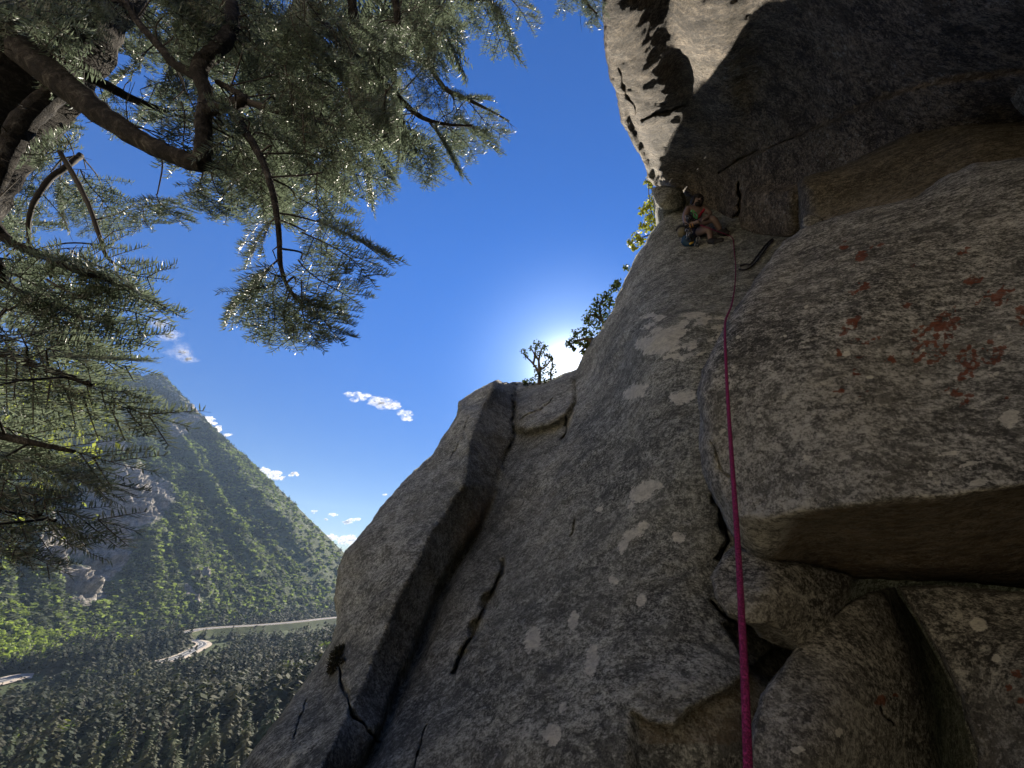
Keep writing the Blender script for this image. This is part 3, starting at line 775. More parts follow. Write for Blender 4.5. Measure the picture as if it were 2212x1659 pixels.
class Bulk:
    def __init__(s): s.V = []; s.F = []; s.T = []; s.n = 0
    def put(s, vf, P, sc, wid, tint):
        V, F = vf; a = random.random() * 6.28; c_, q = math.cos(a), math.sin(a)
        X = np.c_[(V[:, 0] * c_ - V[:, 1] * q) * wid, (V[:, 0] * q + V[:, 1] * c_) * wid, V[:, 2] * sc] + P
        s.V.append(X); s.F.append(F + s.n); s.n += len(V); s.T.append(np.tile(tint, (len(V), 1)))
    def build(s, name, mat):
        return obj(name, new_mesh(name, np.concatenate(s.V), np.concatenate(s.F), mat, False, {'tint': np.concatenate(s.T)}))

cand = []
tries = 0
while len(cand) < 27000 and tries < 260000:
    tries += 1
    # candidates spread over the valley floor, denser where it is near
    x = -random.uniform(8, 1500); y = random.uniform(60, 2300) if random.random() < .72 else random.uniform(25, 600)
    z = ground_z(x, y); u, v, f = project((x, y, z + 8))
    if f < 38 or u < -120 or u > 900 or v > 1900 or v < 1200: continue
    if random.random() > min(1, .55 + f / 700): continue
    st = fbm(x, y, 70, 3, 2.0)
    if f > 350 and st < -.36 and random.random() < .7: continue
    dr = np.hypot(road_xy[:, 0] - x, road_xy[:, 1] - y); k = int(dr.argmin()); d = dr[k]
    towards = (road_xy[k, 0] ** 2 + road_xy[k, 1] ** 2) ** .5 - math.hypot(x, y)
    if d < 13 or (d < (26 if k >= len(road_pts[0]) + len(road_pts[1]) else 42) and towards > 0): continue
    far_front = k >= len(road_pts[0]) + len(road_pts[1]) and towards > 0 and d < 190
    sz = random.uniform(8, 19) * (1 + .7 * max(-.5, min(.7, fbm(x, y, 110, 2, 7.0)))) * (1.25 if random.random() < .1 else 1)
    if far_front: sz = random.uniform(5, 8)
    if f < 150: sz *= .30 + .70 * (f - 38) / 112
    cand.append((f, x, y, z, sz))
cand.sort()
def is_broad(x, y):
    return fbm(x, y, 140, 3, 5.0) > .58 or random.random() < .018
protos = {}
count = 0
bulk_c, bulk_l = Bulk(), Bulk()
for f, x, y, z, sz in cand:
    br = is_broad(x, y)
    u, v, _ = project((x, y, z + sz * .6))
    if count < 290 and 0 <= u <= 1150 and v < 1720:
        kind = 'l' if br else 'c'
        i = random.randrange(4 if br else 6); ti = random.randrange(4 if br else 5); key = (kind, i, ti)
        if key not in protos:
            vf = near_l[i] if br else near_c[i]
            protos[key] = new_mesh('crown', vf[0], vf[1], M['leaf'] if br else M['conifer'], False, {'tint': np.tile((TINT_L if br else TINT_C)[ti], (len(vf[0]), 1))})
            if 'trunk' not in protos:
                m = MB(); m.tube([(0, 0, -.05), (0, 0, .5), (0, 0, .9)], [.016, .011, .004], 6); protos['trunk'] = m.mesh('trunk', M['bark'])
        e = empty('broadleaf_tree' if br else 'conifer_tree', (x, y, z - .4))
        if br: tag(e, 'rounded leafy tree among the conifers on the valley floor', 'tree', 'broadleaf trees in the valley')
        else: tag(e, 'tall dark conifer in the forest on the valley floor', 'tree', 'conifers in the valley')
        for nm, me in (('crown', protos[key]), ('trunk', protos['trunk'])):
            o = bpy.data.objects.new(nm, me); COL.objects.link(o); o.parent = e
        w_ = sz * (random.uniform(.7, .95) if br else random.uniform(.85, 1.25)); h_ = sz * (.75 if br else 1)
        e.scale = (w_, w_, h_); e.rotation_euler = (0, 0, random.random() * 6.28)
        count += 1
    else:
        if br: bulk_l.put(random.choice(far_l), (x, y, z - 1), sz * .7, sz * .8, np.array(random.choice(TINT_L)) * random.uniform(.7, 1.1))
        else: bulk_c.put(random.choice(mid_c if f < 600 else far_c), (x, y, z - .5), sz, sz * random.uniform(.85, 1.3), np.array(random.choice(TINT_C)) * random.uniform(.75, 1.2))
# woods on the mountain and the nearer spur
sa, ta = np.random.uniform(.12, 1, 62000), np.random.rand(62000)
PA, KA = mtn_at(sa, ta); UA, VA, FA = project(PA)
for i in np.nonzero((UA > -60) & (UA < 830) & (VA > 760) & (KA < .42) & (np.array([np.hypot(*(road_xy - q[:2]).T).min() for q in PA]) > 32))[0]:
    s, tt, P = sa[i], ta[i], PA[i]
    dens = .55 + .9 * noise.noise(Vector((s * 38, tt * 2.5, 4))) + .5 * noise.noise(Vector((s * 90, tt * 30, 8)))
    dens *= 1.25 - 1.05 * min(1, max(0, (P[2] - 250) / 650))
    if random.random() > dens: continue
    if random.random() < .30 + .5 * (P[2] > 350):
        sz = random.uniform(7, 13); bulk_c.put(random.choice(far_c), P - (0, 0, 1), sz, sz * 1.7, np.array((.085, .105, .058)) * random.uniform(.8, 1.3))
    else:
        sz = random.uniform(6, 11); bulk_l.put(random.choice(far_m), P - (0, 0, 2.5), sz * .8, sz * 1.4, np.array((.14, .175, .075)) * random.uniform(.75, 1.3))
for _ in range(3800):
    s = random.random(); tt = random.random(); P = spur_point(s, tt); u, v, f = project(P)
    if u < -80: continue
    sz = random.uniform(6, 11); bulk_l.put(near_l[random.randrange(4)] if random.random() < .4 else random.choice(far_l), P - (0, 0, 2.5), sz * .9, sz * 1.15, np.array((.185, .235, .06)) * random.uniform(.7, 1.25))
tag(bulk_c.build('conifer_forest', M['conifer']), 'dark conifer forest spreading over the valley floor and up the mountain', 'forest', kind='stuff')
tag(bulk_l.build('broadleaf_wood', M['leaf']), 'bright green broadleaf woods on the spur and lower mountain slopes', 'wood', kind='stuff')

# ---------------------------------------------------------------- trees on the ridge
M['dark_leaf'] = tint_mat('ridge_leaves', .6, .45, .25, 0, .35)
def leaves(mb, c, r, n, q, tint):
    c = np.asarray(c, float)
    for _ in range(n):
        d = np.random.normal(size=3); d /= np.linalg.norm(d)
        o = c + d * r * random.random() ** .5
        a = np.random.normal(size=3); a /= np.linalg.norm(a); b = np.cross(a, d); b /= np.linalg.norm(b) + 1e-9
        s = q * random.uniform(.6, 1.3)
        mb.add([o + a * s, o + b * s * .55, o - a * s, o - b * s * .55], [(0, 1, 2, 3)], np.array(tint) * random.uniform(.7, 1.3))

def ridge_tree(name, label, base, Z, stems, clumps, q, tint, th=.05):
    b = W(base[0], base[1], Z); e = empty(name, b)
    m = MB()
    for st in stems:
        pts = spline([W(x, y, Z + dz) for x, y, dz in st], 5); n = len(pts)
        m.tube(pts, list(np.linspace(th * (1 if st is stems[0] else .6), th * .18, n)), 6, wob=.15)
    m.build('trunk', M['bark'], e)
    m = MB()
    for x, y, r, n in clumps:
        leaves(m, W(x, y, Z + random.uniform(-.25, .25)), r / FV * Z, n, q, tint)
    m.build('crown', M['dark_leaf'], e, False, True)
    tag(e, label, 'tree'); return e
random.seed(11)
c1 = [(1168, 762, 18, 90), (1160, 745, 12, 60), (1176, 748, 12, 50), (1132, 760, 10, 45), (1136, 770, 7, 30), (1148, 752, 8, 30), (1184, 768, 10, 50), (1190, 775, 10, 50), (1180, 785, 9, 40), (1196, 790, 9, 40), (1175, 800, 12, 60), (1158, 796, 9, 40), (1190, 808, 12, 60), (1162, 812, 12, 60), (1150, 822, 14, 70), (1178, 822, 12, 60), (1200, 800, 7, 20)]
ridge_tree('gnarled_tree', 'small gnarled tree with bare forked stems alone on the ridge beside the sun', (1164, 832), 9.6,
           [[(1164, 838, 0), (1166, 805, 0), (1164, 780, 0), (1170, 755, 0), (1176, 745, 0)], [(1166, 808, 0), (1152, 786, .1), (1138, 772, .1), (1128, 762, .1)], [(1152, 786, .1), (1155, 768, 0), (1147, 752, 0)], [(1165, 800, 0), (1180, 790, -.1), (1192, 775, -.1)], [(1190, 832, .1), (1190, 805, .1), (1194, 785, .1), (1188, 770, .1)], [(1164, 778, 0), (1156, 765, 0), (1158, 748, 0)]],
           c1, .032, (.075, .095, .035), .05)
c2 = []
for x, y, r in [(1308, 640, 18), (1296, 655, 20), (1318, 655, 18), (1285, 672, 20), (1305, 680, 24), (1270, 690, 15), (1290, 700, 22), (1306, 712, 18), (1262, 716, 16), (1245, 722, 15), (1278, 730, 18), (1236, 738, 12), (1228, 744, 8), (1256, 742, 12), (1280, 750, 12), (1262, 760, 8), (1238, 752, 8), (1326, 622, 12), (1334, 610, 10), (1268, 748, 10)]:
    c2 += [(x, y, r, int(r * 5))]
ridge_tree('leaning_tree', 'dark leafy tree leaning out over the slab edge right of the sun', (1290, 745), 9.0,
           [[(1310, 745, .3), (1290, 738, .1), (1262, 732, 0), (1236, 742, 0)], [(1312, 720, .3), (1300, 690, .1), (1296, 660, 0), (1308, 638, 0)], [(1300, 690, .1), (1280, 680, 0), (1268, 690, 0)], [(1275, 735, 0), (1262, 752, 0), (1250, 762, 0)]],
           c2, .04, (.045, .062, .026), .07)
c3 = []
for x, y, r in [(1400, 445, 14), (1412, 430, 14), (1390, 455, 12), (1420, 450, 16), (1405, 470, 16), (1424, 478, 16), (1392, 490, 14), (1410, 495, 16), (1375, 510, 12), (1362, 525, 10), (1385, 520, 12), (1398, 392, 8), (1405, 400, 8), (1430, 462, 12), (1370, 535, 8)]:
    c3 += [(x, y, r, int(r * 5))]
ridge_tree('sunlit_bush', 'yellow green sunlit bush below the roof behind the slab edge', (1425, 520), 12.0,
           [[(1440, 545, 0), (1420, 500, 0), (1405, 450, 0), (1400, 395, 0)], [(1425, 510, 0), (1395, 510, 0), (1365, 530, 0)]],
           c3, .06, (.21, .22, .04), .05)
m = MB()
b = W(1352, 575, 9.3)
for x, y in ((1358, 572), (1352, 580), (1362, 566), (1128, 822), (1138, 824)):
    pass
for x, y, Z, r, lab in ((1354, 578, 9.2, 9, 'tiny leafy sprig on the slab edge halfway up to the bush'), (1332, 620, 9.0, 12, 'small leafy sprig on the slab edge above the leaning tree'), (1136, 826, 9.7, 9, 'low tuft of leaves on the ridge left of the gnarled tree')):
    m = MB(); leaves(m, W(x, y, Z), r / FV * Z, 60, .035, (.06, .08, .03))
    m.tube([W(x + 6, y + 10, Z), W(x, y, Z)], [.012, .005], 5, tint=(.1, .08, .06))
    tag(m.build('ridge_sprig', M['dark_leaf'], None, False, True), lab, 'plant')
# dry tuft of moss in the crack of the pillar
m = MB()
for mx_, my_, rr_, n_ in ((722, 1424, .045, 220), (730, 1412, .05, 260), (737, 1402, .035, 160), (717, 1438, .035, 140), (714, 1450, .025, 80), (740, 1428, .02, 60)):
    zz = surf('granite_slab', max(mx_, 735), my_) or 4.5
    c0 = W(mx_, my_, zz - .02)
    for _ in range(n_):
        d = np.random.normal(size=3); d /= np.linalg.norm(d); o = c0 + d * rr_ * random.random() ** .5
        a = np.random.normal(size=3) * .012; s = np.cross(a, d); s = s / (np.linalg.norm(s) + 1e-9) * .006
        m.add([o - s, o + s, o + a + d * .018], [(0, 1, 2)], np.array((.028, .026, .015)) * random.uniform(.5, 1.7))
tag(m.build('moss_tuft', M['dark_leaf'], None, False, True), 'dark tuft of dry moss in the crack on the left edge of the pillar', 'moss')

#PART3
# ---------------------------------------------------------------- fir tree in the foreground
t = NT('fir_needles'); oi = t.n('ShaderNodeObjectInfo').outputs['Random']
c = t.mix(oi, (.020, .034, .022), (.052, .070, .040))
c = t.mix(t.math('MULTIPLY', t.n('ShaderNodeNewGeometry').outputs['Backfacing'], .6), c, (.13, .16, .145))
b_ = t.bsdf(c, .42, .5)
tr = t.n('ShaderNodeBsdfTranslucent'); t.set(tr.inputs[0], (.21, .27, .18, 1))
mx = t.n('ShaderNodeMixShader'); mx.inputs[0].default_value = .24
t.t.links.new(b_, mx.inputs[1]); t.t.links.new(tr.outputs[0], mx.inputs[2])
M['needle'] = t.done(mx.outputs[0])
t = NT('fir_bark'); p = t.pos()
n1, n2 = t.noise(13, 8, .78, p, .5), t.noise(45, 6, .7, p)
c = t.ramp(n1, [(.36, (.008, .007, .007)), (.50, (.022, .020, .018)), (.58, (.055, .05, .045)), (.68, (.15, .145, .13))])
M['fir_bark'] = t.done(t.bsdf(c, .9, .15, t.bump(t.math('ADD', n1, t.math('MULTIPLY', n2, .6)), .03)))
M['twig'] = simple('fir_twig', (.04, .036, .032), .8, .2, .35, 60)

def shoot(V, F, base, d, up, L, nl, nw, dens):
    """one leafy shoot: needles in two loose ranks that sweep forward and curl upward"""
    d = d / np.linalg.norm(d); side = np.cross(d, up); side /= np.linalg.norm(side) + 1e-9; up = np.cross(side, d)
    n = int(L * dens)
    for i in range(n):
        t_ = (i + random.random()) / n
        o = base + d * L * t_ + up * (-.06 * L * t_ * t_)
        s = 1 if i % 2 else -1
        a = R(random.gauss(72, 16)) * s if random.random() < .82 else R(random.uniform(-50, 50))
        fwd = random.uniform(.35, .75) + (.5 if t_ > .93 else 0)
        nd = side * math.sin(a) + up * math.cos(a) + d * fwd; nd /= np.linalg.norm(nd)
        l = nl * random.uniform(.75, 1.1) * (.72 + .28 * math.sin(math.pi * min(1, .15 + t_)))
        w_ = np.cross(nd, d * .6 + up * .8 + np.random.normal(size=3) * .25); w_ /= np.linalg.norm(w_) + 1e-9; w_ = w_ * nw * .5
        mid = o + nd * l * .55; tip = mid + (nd + up * .35 + d * .12) * l * .45
        b = len(V)
        V += [o - w_ * .6, o + w_ * .6, mid + w_, mid - w_, tip]
        F += [(b, b + 1, b + 2, b + 3), (b + 3, b + 2, b + 4)]

def make_spray(seed, L=.46, nl=.042, nw=.0042, dn=1.0):
    random.seed(seed); np.random.seed(seed)
    V, F = [], []; tw = MB()
    y = np.array([0, 1.0, 0]); up = np.array([0, 0, 1.0])
    ax = lambda q: np.array([.03 * math.sin(q * 4 + seed), q * L, -.05 * q * q * L * 2])
    n = 9
    tw.tube([ax(q) for q in np.linspace(0, 1, 8)], list(np.linspace(.0042, .0014, 8)), 5)
    shoot(V, F, ax(.62), ax(1) - ax(.62), up, L * .40, nl, nw, 230 * dn)
    shoot(V, F, ax(.2), ax(.62) - ax(.2), up, L * .42, nl * .9, nw, 150 * dn)
    for i in range(n):
        q = .12 + .78 * i / n + random.uniform(-.02, .02)
        for s in (-1, 1):
            if random.random() < .14: continue
            an = R(random.uniform(38, 62)) * s
            d = np.array([math.sin(an), math.cos(an), random.uniform(-.25, .12)])
            l = (.19 * (1 - q) ** .6 + .045) * random.uniform(.7, 1.15)
            b0 = ax(q); d /= np.linalg.norm(d)
            tw.tube([b0, b0 + d * l * .5, b0 + d * l + np.array([0, 0, -.03 * l])], [.0024, .0018, .0010], 4)
            shoot(V, F, b0, d, up, l, nl, nw, 215 * dn)
            if l > .13 and random.random() < .7:
                an2 = an * random.uniform(-.1, .35); d2 = np.array([math.sin(an2), math.cos(an2), random.uniform(-.2, .1)])
                b1 = b0 + d * l * random.uniform(.35, .6); l2 = l * .5
                tw.tube([b1, b1 + d2 * l2], [.0016, .0009], 4); shoot(V, F, b1, d2, up, l2, nl, nw, 215 * dn)
    tv = np.concatenate(tw.v); nv = len(V)
    faces = F + [tuple(i + nv for i in q) for q in tw.f]
    mi = [0] * len(F) + [1] * len(tw.f)
    return new_mesh('needle_spray', np.r_[np.array(V), tv], faces, [M['needle'], M['twig']], False, None, mi)
sprays = [make_spray(s) for s in range(100, 108)]
random.seed(21); np.random.seed(21)

fir_base = Vector((-3.0, 1.9, -1.75))
fir = empty('fir_tree', fir_base)
tag(fir, 'big fir tree hanging its needled branches across the upper left of the view', 'tree')
def part(m, name, mat):
    return m.build(name, mat, fir)
# trunk rises out of frame on the left, leans across the top corner
trunk_path = [np.array(fir_base), W(-560, 1000, 2.35), W(-330, 640, 2.3), W(-120, 330, 2.35), W(60, 120, 2.45), W(200, -90, 2.6), W(330, -330, 2.9)]
tp = spline(trunk_path, 8); m = MB(); m.tube(tp, list(np.linspace(.34, .26, len(tp))), 20, wob=.10)
trunk = part(m, 'trunk', M['fir_bark'])
# mossy knobs on the trunk
m = MB()
for _ in range(60):
    q = tp[random.randrange(14, len(tp) - 2)]; d = np.random.normal(size=3); d /= np.linalg.norm(d)
    if d @ CF > .2: d = d - CF * (d @ CF) * 1.4
    m.blob(q + d * .27, (random.uniform(.03, .08), random.uniform(.03, .08), random.uniform(.03, .07)), 2, .5, 2.5)
o = m.build('bark_scales', M['fir_bark'], trunk, False); o['kind'] = 'stuff'

limbs = {   # V px, distance, radius in px
 'a': [(60, 110, 2.2, 44), (150, 190, 2.1, 35), (240, 262, 2.0, 28), (330, 316, 1.95, 24), (400, 345, 1.9, 22), (440, 356, 1.88, 20)],
 'b': [(436, 356, 1.88, 22), (440, 310, 1.9, 20), (440, 255, 1.95, 19), (446, 205, 2.0, 17), (430, 150, 2.05, 20), (470, 105, 2.1, 19), (500, 60, 2.2, 18), (496, 0, 2.3, 17), (470, -80, 2.5, 15)],
 'c': [(430, 165, 2.05, 14), (380, 140, 2.1, 12), (340, 95, 2.15, 10), (300, 50, 2.2, 9), (270, 0, 2.3, 8)],
 'd': [(448, 240, 1.95, 16), (500, 225, 1.9, 15), (528, 218, 1.9, 13), (520, 205, 2.0, 9), (470, 178, 2.1, 7)],
 'e': [(500, 235, 1.9, 13), (540, 300, 1.75, 10), (568, 350, 1.65, 9), (590, 420, 1.55, 8), (602, 500, 1.48, 7), (606, 570, 1.42, 6), (622, 620, 1.38, 5), (660, 665, 1.35, 4)],
 'f': [(528, 218, 1.9, 9), (600, 240, 1.9, 8), (690, 262, 1.95, 7), (780, 300, 2.0, 5)],
 'g': [(640, -40, 2.6, 14), (690, 40, 2.55, 12), (735, 95, 2.5, 11), (800, 150, 2.5, 9), (850, 200, 2.5, 8), (905, 250, 2.5, 6), (960, 268, 2.5, 4), (1020, 272, 2.5, 3)],
 'h': [(755, -40, 2.4, 13), (765, 60, 2.4, 12), (760, 150, 2.4, 11), (775, 215, 2.4, 10), (785, 270, 2.4, 8), (800, 320, 2.4, 5)],
 'i': [(850, -30, 2.6, 10), (860, 60, 2.6, 9), (850, 120, 2.6, 8), (855, 190, 2.6, 6), (870, 260, 2.55, 5), (900, 330, 2.5, 3)],
 'j': [(920, 130, 2.9, 7), (960, 190, 2.9, 6), (1000, 210, 2.9, 5), (1060, 240, 2.9, 3), (1100, 262, 2.9, 2)],
 'k': [(130, 190, 2.2, 24), (70, 245, 2.1, 26), (30, 300, 2.05, 24), (0, 370, 2.0, 20), (-40, 480, 2.0, 16)],
 'l': [(175, 335, 2.3, 7), (145, 360, 2.2, 7), (110, 385, 2.15, 7), (75, 435, 2.1, 6), (62, 480, 2.1, 5), (64, 540, 2.1, 4), (66, 590, 2.1, 3)],
 'm': [(180, 160, 2.3, 16), (240, 190, 2.4, 12), (300, 220, 2.5, 9), (360, 240, 2.6, 6)],
 'n': [(-430, 760, 2.1, 20), (-160, 700, 1.02, 16), (-40, 745, .98, 13), (80, 790, .95, 9), (200, 830, .93, 6)],
 'o': [(-520, 930, 2.1, 20), (-200, 880, .98, 15), (-100, 915, .95, 12), (40, 950, .92, 9), (160, 975, .92, 5)],
 'p': [(-590, 1040, 2.1, 18), (-220, 1030, 1.05, 14), (-100, 1065, 1.0, 11), (30, 1105, .98, 7), (120, 1125, .96, 4)],
 'q': [(-330, 610, 2.2, 20), (-100, 460, 1.4, 15), (20, 520, 1.34, 12), (110, 560, 1.30, 10), (180, 590, 1.28, 7), (250, 610, 1.27, 4)],
 'r': [(130, 330, 2.2, 6), (160, 380, 2.1, 6), (190, 440, 2.0, 5.5), (215, 510, 1.95, 5), (235, 560, 1.95, 4), (290, 590, 1.95, 3)],
 's': [(1000, -120, 3.4, 9), (1030, -40, 3.4, 7), (1060, 10, 3.4, 5), (1090, 40, 3.4, 3)],
 't': [(1200, -160, 3.6, 8), (1240, -60, 3.6, 6), (1262, 0, 3.6, 4), (1290, 30, 3.6, 2)],
 'u': [(-380, 700, 2.2, 16), (-80, 560, 1.3, 11), (20, 620, 1.25, 9), (110, 660, 1.22, 6), (190, 690, 1.2, 4)],
}
NODES = []
for k, L in limbs.items():
    A = spline([np.r_[W(x, y, z), r * .82 / FV * z] for x, y, z, r in L], 6)
    m = MB(); m.tube(A[:, :3], list(A[:, 3]), 9, wob=.12)
    part(m, 'branch', M['fir_bark'] if L[0][3] > 9 else M['twig'])
    for q in A: NODES.append(q[:3])
NODES = np.array(NODES); NUV = np.c_[project(NODES)]

nspray = 0; twigs = MB()
def put_spray(x0, y0, x1, y1, z0, z1, wide=1.0):
    """a spray whose stem starts at the first point and whose tip reaches the second"""
    global nspray
    a, b = W(x0, y0, z0), W(x1, y1, z1)
    d = b - a; L = np.linalg.norm(d); d /= L
    up = -CF * .75 + np.array([0, 0, .55]) + np.random.normal(size=3) * .35
    x = np.cross(d, up); x /= np.linalg.norm(x); u = np.cross(x, d)
    s = L / .46
    o = bpy.data.objects.new('needle_spray', random.choice(sprays)); COL.objects.link(o); o.parent = fir
    o.matrix_parent_inverse = Matrix.Translation(-fir_base)
    sw = min(max(s, .8), 1.25) * wide
    o.matrix_basis = Matrix(((x[0] * sw, d[0] * s, u[0] * sw, a[0]), (x[1] * sw, d[1] * s, u[1] * sw, a[1]), (x[2] * sw, d[2] * s, u[2] * sw, a[2]), (0, 0, 0, 1)))
    nspray += 1
    if True:
        k = np.linalg.norm(NODES - a, axis=1).argmin(); q = NODES[k]
        if .03 < np.linalg.norm(q - a) < 1.0:
            mid = (q + a) / 2 + np.random.normal(size=3) * .02 + np.array([0, 0, .03])
            twigs.tube(spline([q, mid, a], 5), list(np.linspace(.0045, .003, 11)), 5)
# hand placed sprays that make the outline against the sky
HANDS = [(606, 560, 500, 690, 1.42, 1.35), (612, 600, 560, 735, 1.4, 1.33), (622, 620, 640, 748, 1.38, 1.32), (640, 640, 760, 720, 1.37, 1.32), (600, 560, 460, 690, 1.44, 1.40), (600, 470, 505, 560, 1.5, 1.5),
         (690, 480, 860, 540, 1.6, 1.5), (660, 500, 815, 600, 1.6, 1.5), (650, 560, 770, 650, 1.5, 1.4), (640, 610, 700, 745, 1.4, 1.33), (640, 430, 760, 520, 1.7, 1.6),
         (1010, 225, 1100, 290, 2.9, 2.8), (980, 215, 1070, 205, 2.9, 2.9), (980, 250, 1090, 320, 2.8, 2.7), (930, 270, 1010, 370, 2.6, 2.5), (900, 290, 930, 400, 2.5, 2.45), (860, 250, 890, 370, 2.5, 2.45), (960, 268, 1030, 340, 2.5, 2.45),
         (1030, -40, 1075, 110, 3.4, 3.3), (1050, -30, 1125, 125, 3.4, 3.3), (1075, -20, 1165, 60, 3.4, 3.35), (1000, -60, 1020, 60, 3.3, 3.3), (960, -40, 975, 100, 3.2, 3.1), (940, 0, 965, 150, 3.1, 3.0),
         (1230, -60, 1222, 28, 3.6, 3.55), (1255, -30, 1285, 55, 3.6, 3.55), (1270, -40, 1300, 40, 3.6, 3.6),
         (790, 300, 830, 420, 2.4, 2.3), (780, 330, 820, 450, 2.4, 2.35), (820, 320, 850, 390, 2.4, 2.35),
         (130, 565, 372, 640, 1.30, 1.26), (110, 600, 348, 690, 1.27, 1.24), (90, 640, 318, 735, 1.24, 1.2), (150, 550, 345, 590, 1.30, 1.3), (60, 660, 262, 770, 1.2, 1.15), (20, 600, 230, 640, 1.28, 1.25), (-20, 640, 180, 740, 1.2, 1.15), (-60, 560, 160, 600, 1.3, 1.25),
         (-40, 750, 402, 908, .98, .94, .5), (-60, 700, 335, 800, 1.0, .97, .45), (20, 770, 352, 912, .96, .93, .45), (60, 770, 338, 770, .96, .96, .35), (-100, 770, 200, 850, 1.0, .95, .6),
         (-120, 905, 338, 998, .96, .92, .42), (-100, 930, 296, 1052, .95, .92, .45), (-60, 950, 242, 1085, .94, .90, .45), (-140, 930, 150, 1100, .95, .9, .5),
         (-170, 1045, 274, 1150, 1.02, .97, .4), (-120, 1075, 217, 1205, 1.0, .95, .45), (-90, 1100, 158, 1230, .98, .94, .45), (-160, 1110, 62, 1225, 1.0, .95, .5),
         (290, 440, 330, 480, 2.0, 1.95), (340, 420, 400, 480, 2.0, 1.95), (430, 400, 500, 460, 1.9, 1.85), (470, 380, 480, 470, 1.9, 1.85)]
for h in HANDS: put_spray(*h)
# fill: clouds of foliage (x, y, radius x, radius y, count, distance range, main direction in degrees from +x downwards)
FILL = [(300, 60, 330, 90, 34, 2.0, 3.2, 60), (620, 90, 260, 110, 44, 1.9, 3.2, 65), (850, 90, 150, 120, 26, 2.3, 3.3, 75), (560, 280, 190, 110, 34, 1.7, 2.8, 60), (740, 290, 130, 110, 28, 1.8, 2.8, 60), (900, 240, 110, 90, 14, 2.4, 3.0, 55),
        (110, 420, 150, 120, 12, 2.1, 3.2, 60), (50, 620, 110, 80, 4, 1.2, 1.9, 40), (30, 760, 80, 70, 3, 1.1, 1.7, 45), (20, 900, 80, 60, 2, 1.0, 1.4, 30), (0, 1040, 60, 60, 2, 1.0, 1.3, 30), (640, 400, 110, 80, 14, 1.6, 2.3, 65), (330, 200, 150, 90, 8, 2.4, 3.4, 55), (60, 240, 120, 120, 8, 2.4, 3.2, 70)]
budget = 250 - nspray
tot = sum(f[4] for f in FILL)
for x, y, rx, ry, n, za, zb, an in FILL:
    for _ in range(max(1, int(n * budget / tot))):
        if nspray >= 298: break
        a = random.random() * 6.28; q = random.random() ** .5
        px_, py_ = x + rx * q * math.cos(a), y + ry * q * math.sin(a)
        z = random.uniform(za, zb); L = random.uniform(.32, .5) * FV / z * random.uniform(.6, 1.0)
        th = R(an + random.gauss(0, 32))
        dx, dy = math.cos(th) * L, math.sin(th) * L
        put_spray(px_ - dx * .5, py_ - dy * .5, px_ + dx * .5, py_ + dy * .5, z, z * random.uniform(.9, 1.06))
# dead twigs along the limbs
random.seed(77)
for k, L in limbs.items():
    A = spline([W(x, y, z) for x, y, z, r in L], 5); rr = [r for x, y, z, r in L]
    for _ in range(7):
        i = random.randrange(1, len(A) - 1); o = A[i]; tg = A[i + 1] - A[i - 1]; tg /= np.linalg.norm(tg)
        d = np.random.normal(size=3); d -= tg * (d @ tg) * .7; d /= np.linalg.norm(d); l = random.uniform(.05, .22)
        mid = o + d * l * .5 + np.random.normal(size=3) * .012; tip = o + d * l + tg * l * .3 + np.random.normal(size=3) * .02
        twigs.tube([o, mid, tip], [.0032, .0022, .0009], 4)
        if random.random() < .6: twigs.tube([mid, mid + (tip - mid) * .6 + np.random.normal(size=3) * .03], [.0018, .0007], 4)
# sprays farther back, too many to pick apart, joined into one part
random.seed(300); np.random.seed(300)
def raw_spray(seed):
    me = make_spray(seed, .46, .044, .0062, .62)
    v = np.empty(len(me.vertices) * 3, np.float32); me.vertices.foreach_get('co', v)
    f = [tuple(q.vertices) for q in me.polygons]; mi = [q.material_index for q in me.polygons]; bpy.data.meshes.remove(me)
    return v.reshape(-1, 3).astype(float), f, mi
raws = [raw_spray(s) for s in range(200, 205)]
random.seed(301); np.random.seed(301)
BV, BF, BI, bn = [], [], [], 0
BACK = [(300, 60, 330, 100, 44, 60), (620, 80, 280, 110, 44, 65), (870, 70, 110, 90, 14, 75), (560, 240, 170, 100, 20, 60), (740, 250, 120, 100, 16, 65), (50, 420, 100, 110, 6, 55), (40, 640, 80, 70, 3, 40)]
for x, y, rx, ry, n, an in BACK:
    for _ in range(n):
        a = random.random() * 6.28; q = random.random() ** .5; z = random.uniform(2.9, 4.4)
        L = random.uniform(.4, .6) * FV / z; th = R(an + random.gauss(0, 35)); dx, dy = math.cos(th) * L, math.sin(th) * L
        px_, py_ = x + rx * q * math.cos(a), y + ry * q * math.sin(a)
        A, B2 = W(px_ - dx * .5, py_ - dy * .5, z), W(px_ + dx * .5, py_ + dy * .5, z * random.uniform(.92, 1.05))
        d = B2 - A; l = np.linalg.norm(d); d /= l; up = -CF * .7 + np.array([0, 0, .5]) + np.random.normal(size=3) * .4
        xx = np.cross(d, up); xx /= np.linalg.norm(xx); u = np.cross(xx, d); s = l / .46
        v, f, mi = random.choice(raws)
        BV.append(A + s * (v[:, :1] * xx + v[:, 1:2] * d + v[:, 2:] * u)); BF += [tuple(i + bn for i in t_) for t_ in f]; BI += mi; bn += len(v)
bo = obj('needle_mass', new_mesh('needle_mass', np.concatenate(BV), BF, [M['needle'], M['twig']], False, None, BI), fir); bo['kind'] = 'stuff'
twigs.build('twigs', M['twig'], fir)['kind'] = 'stuff'

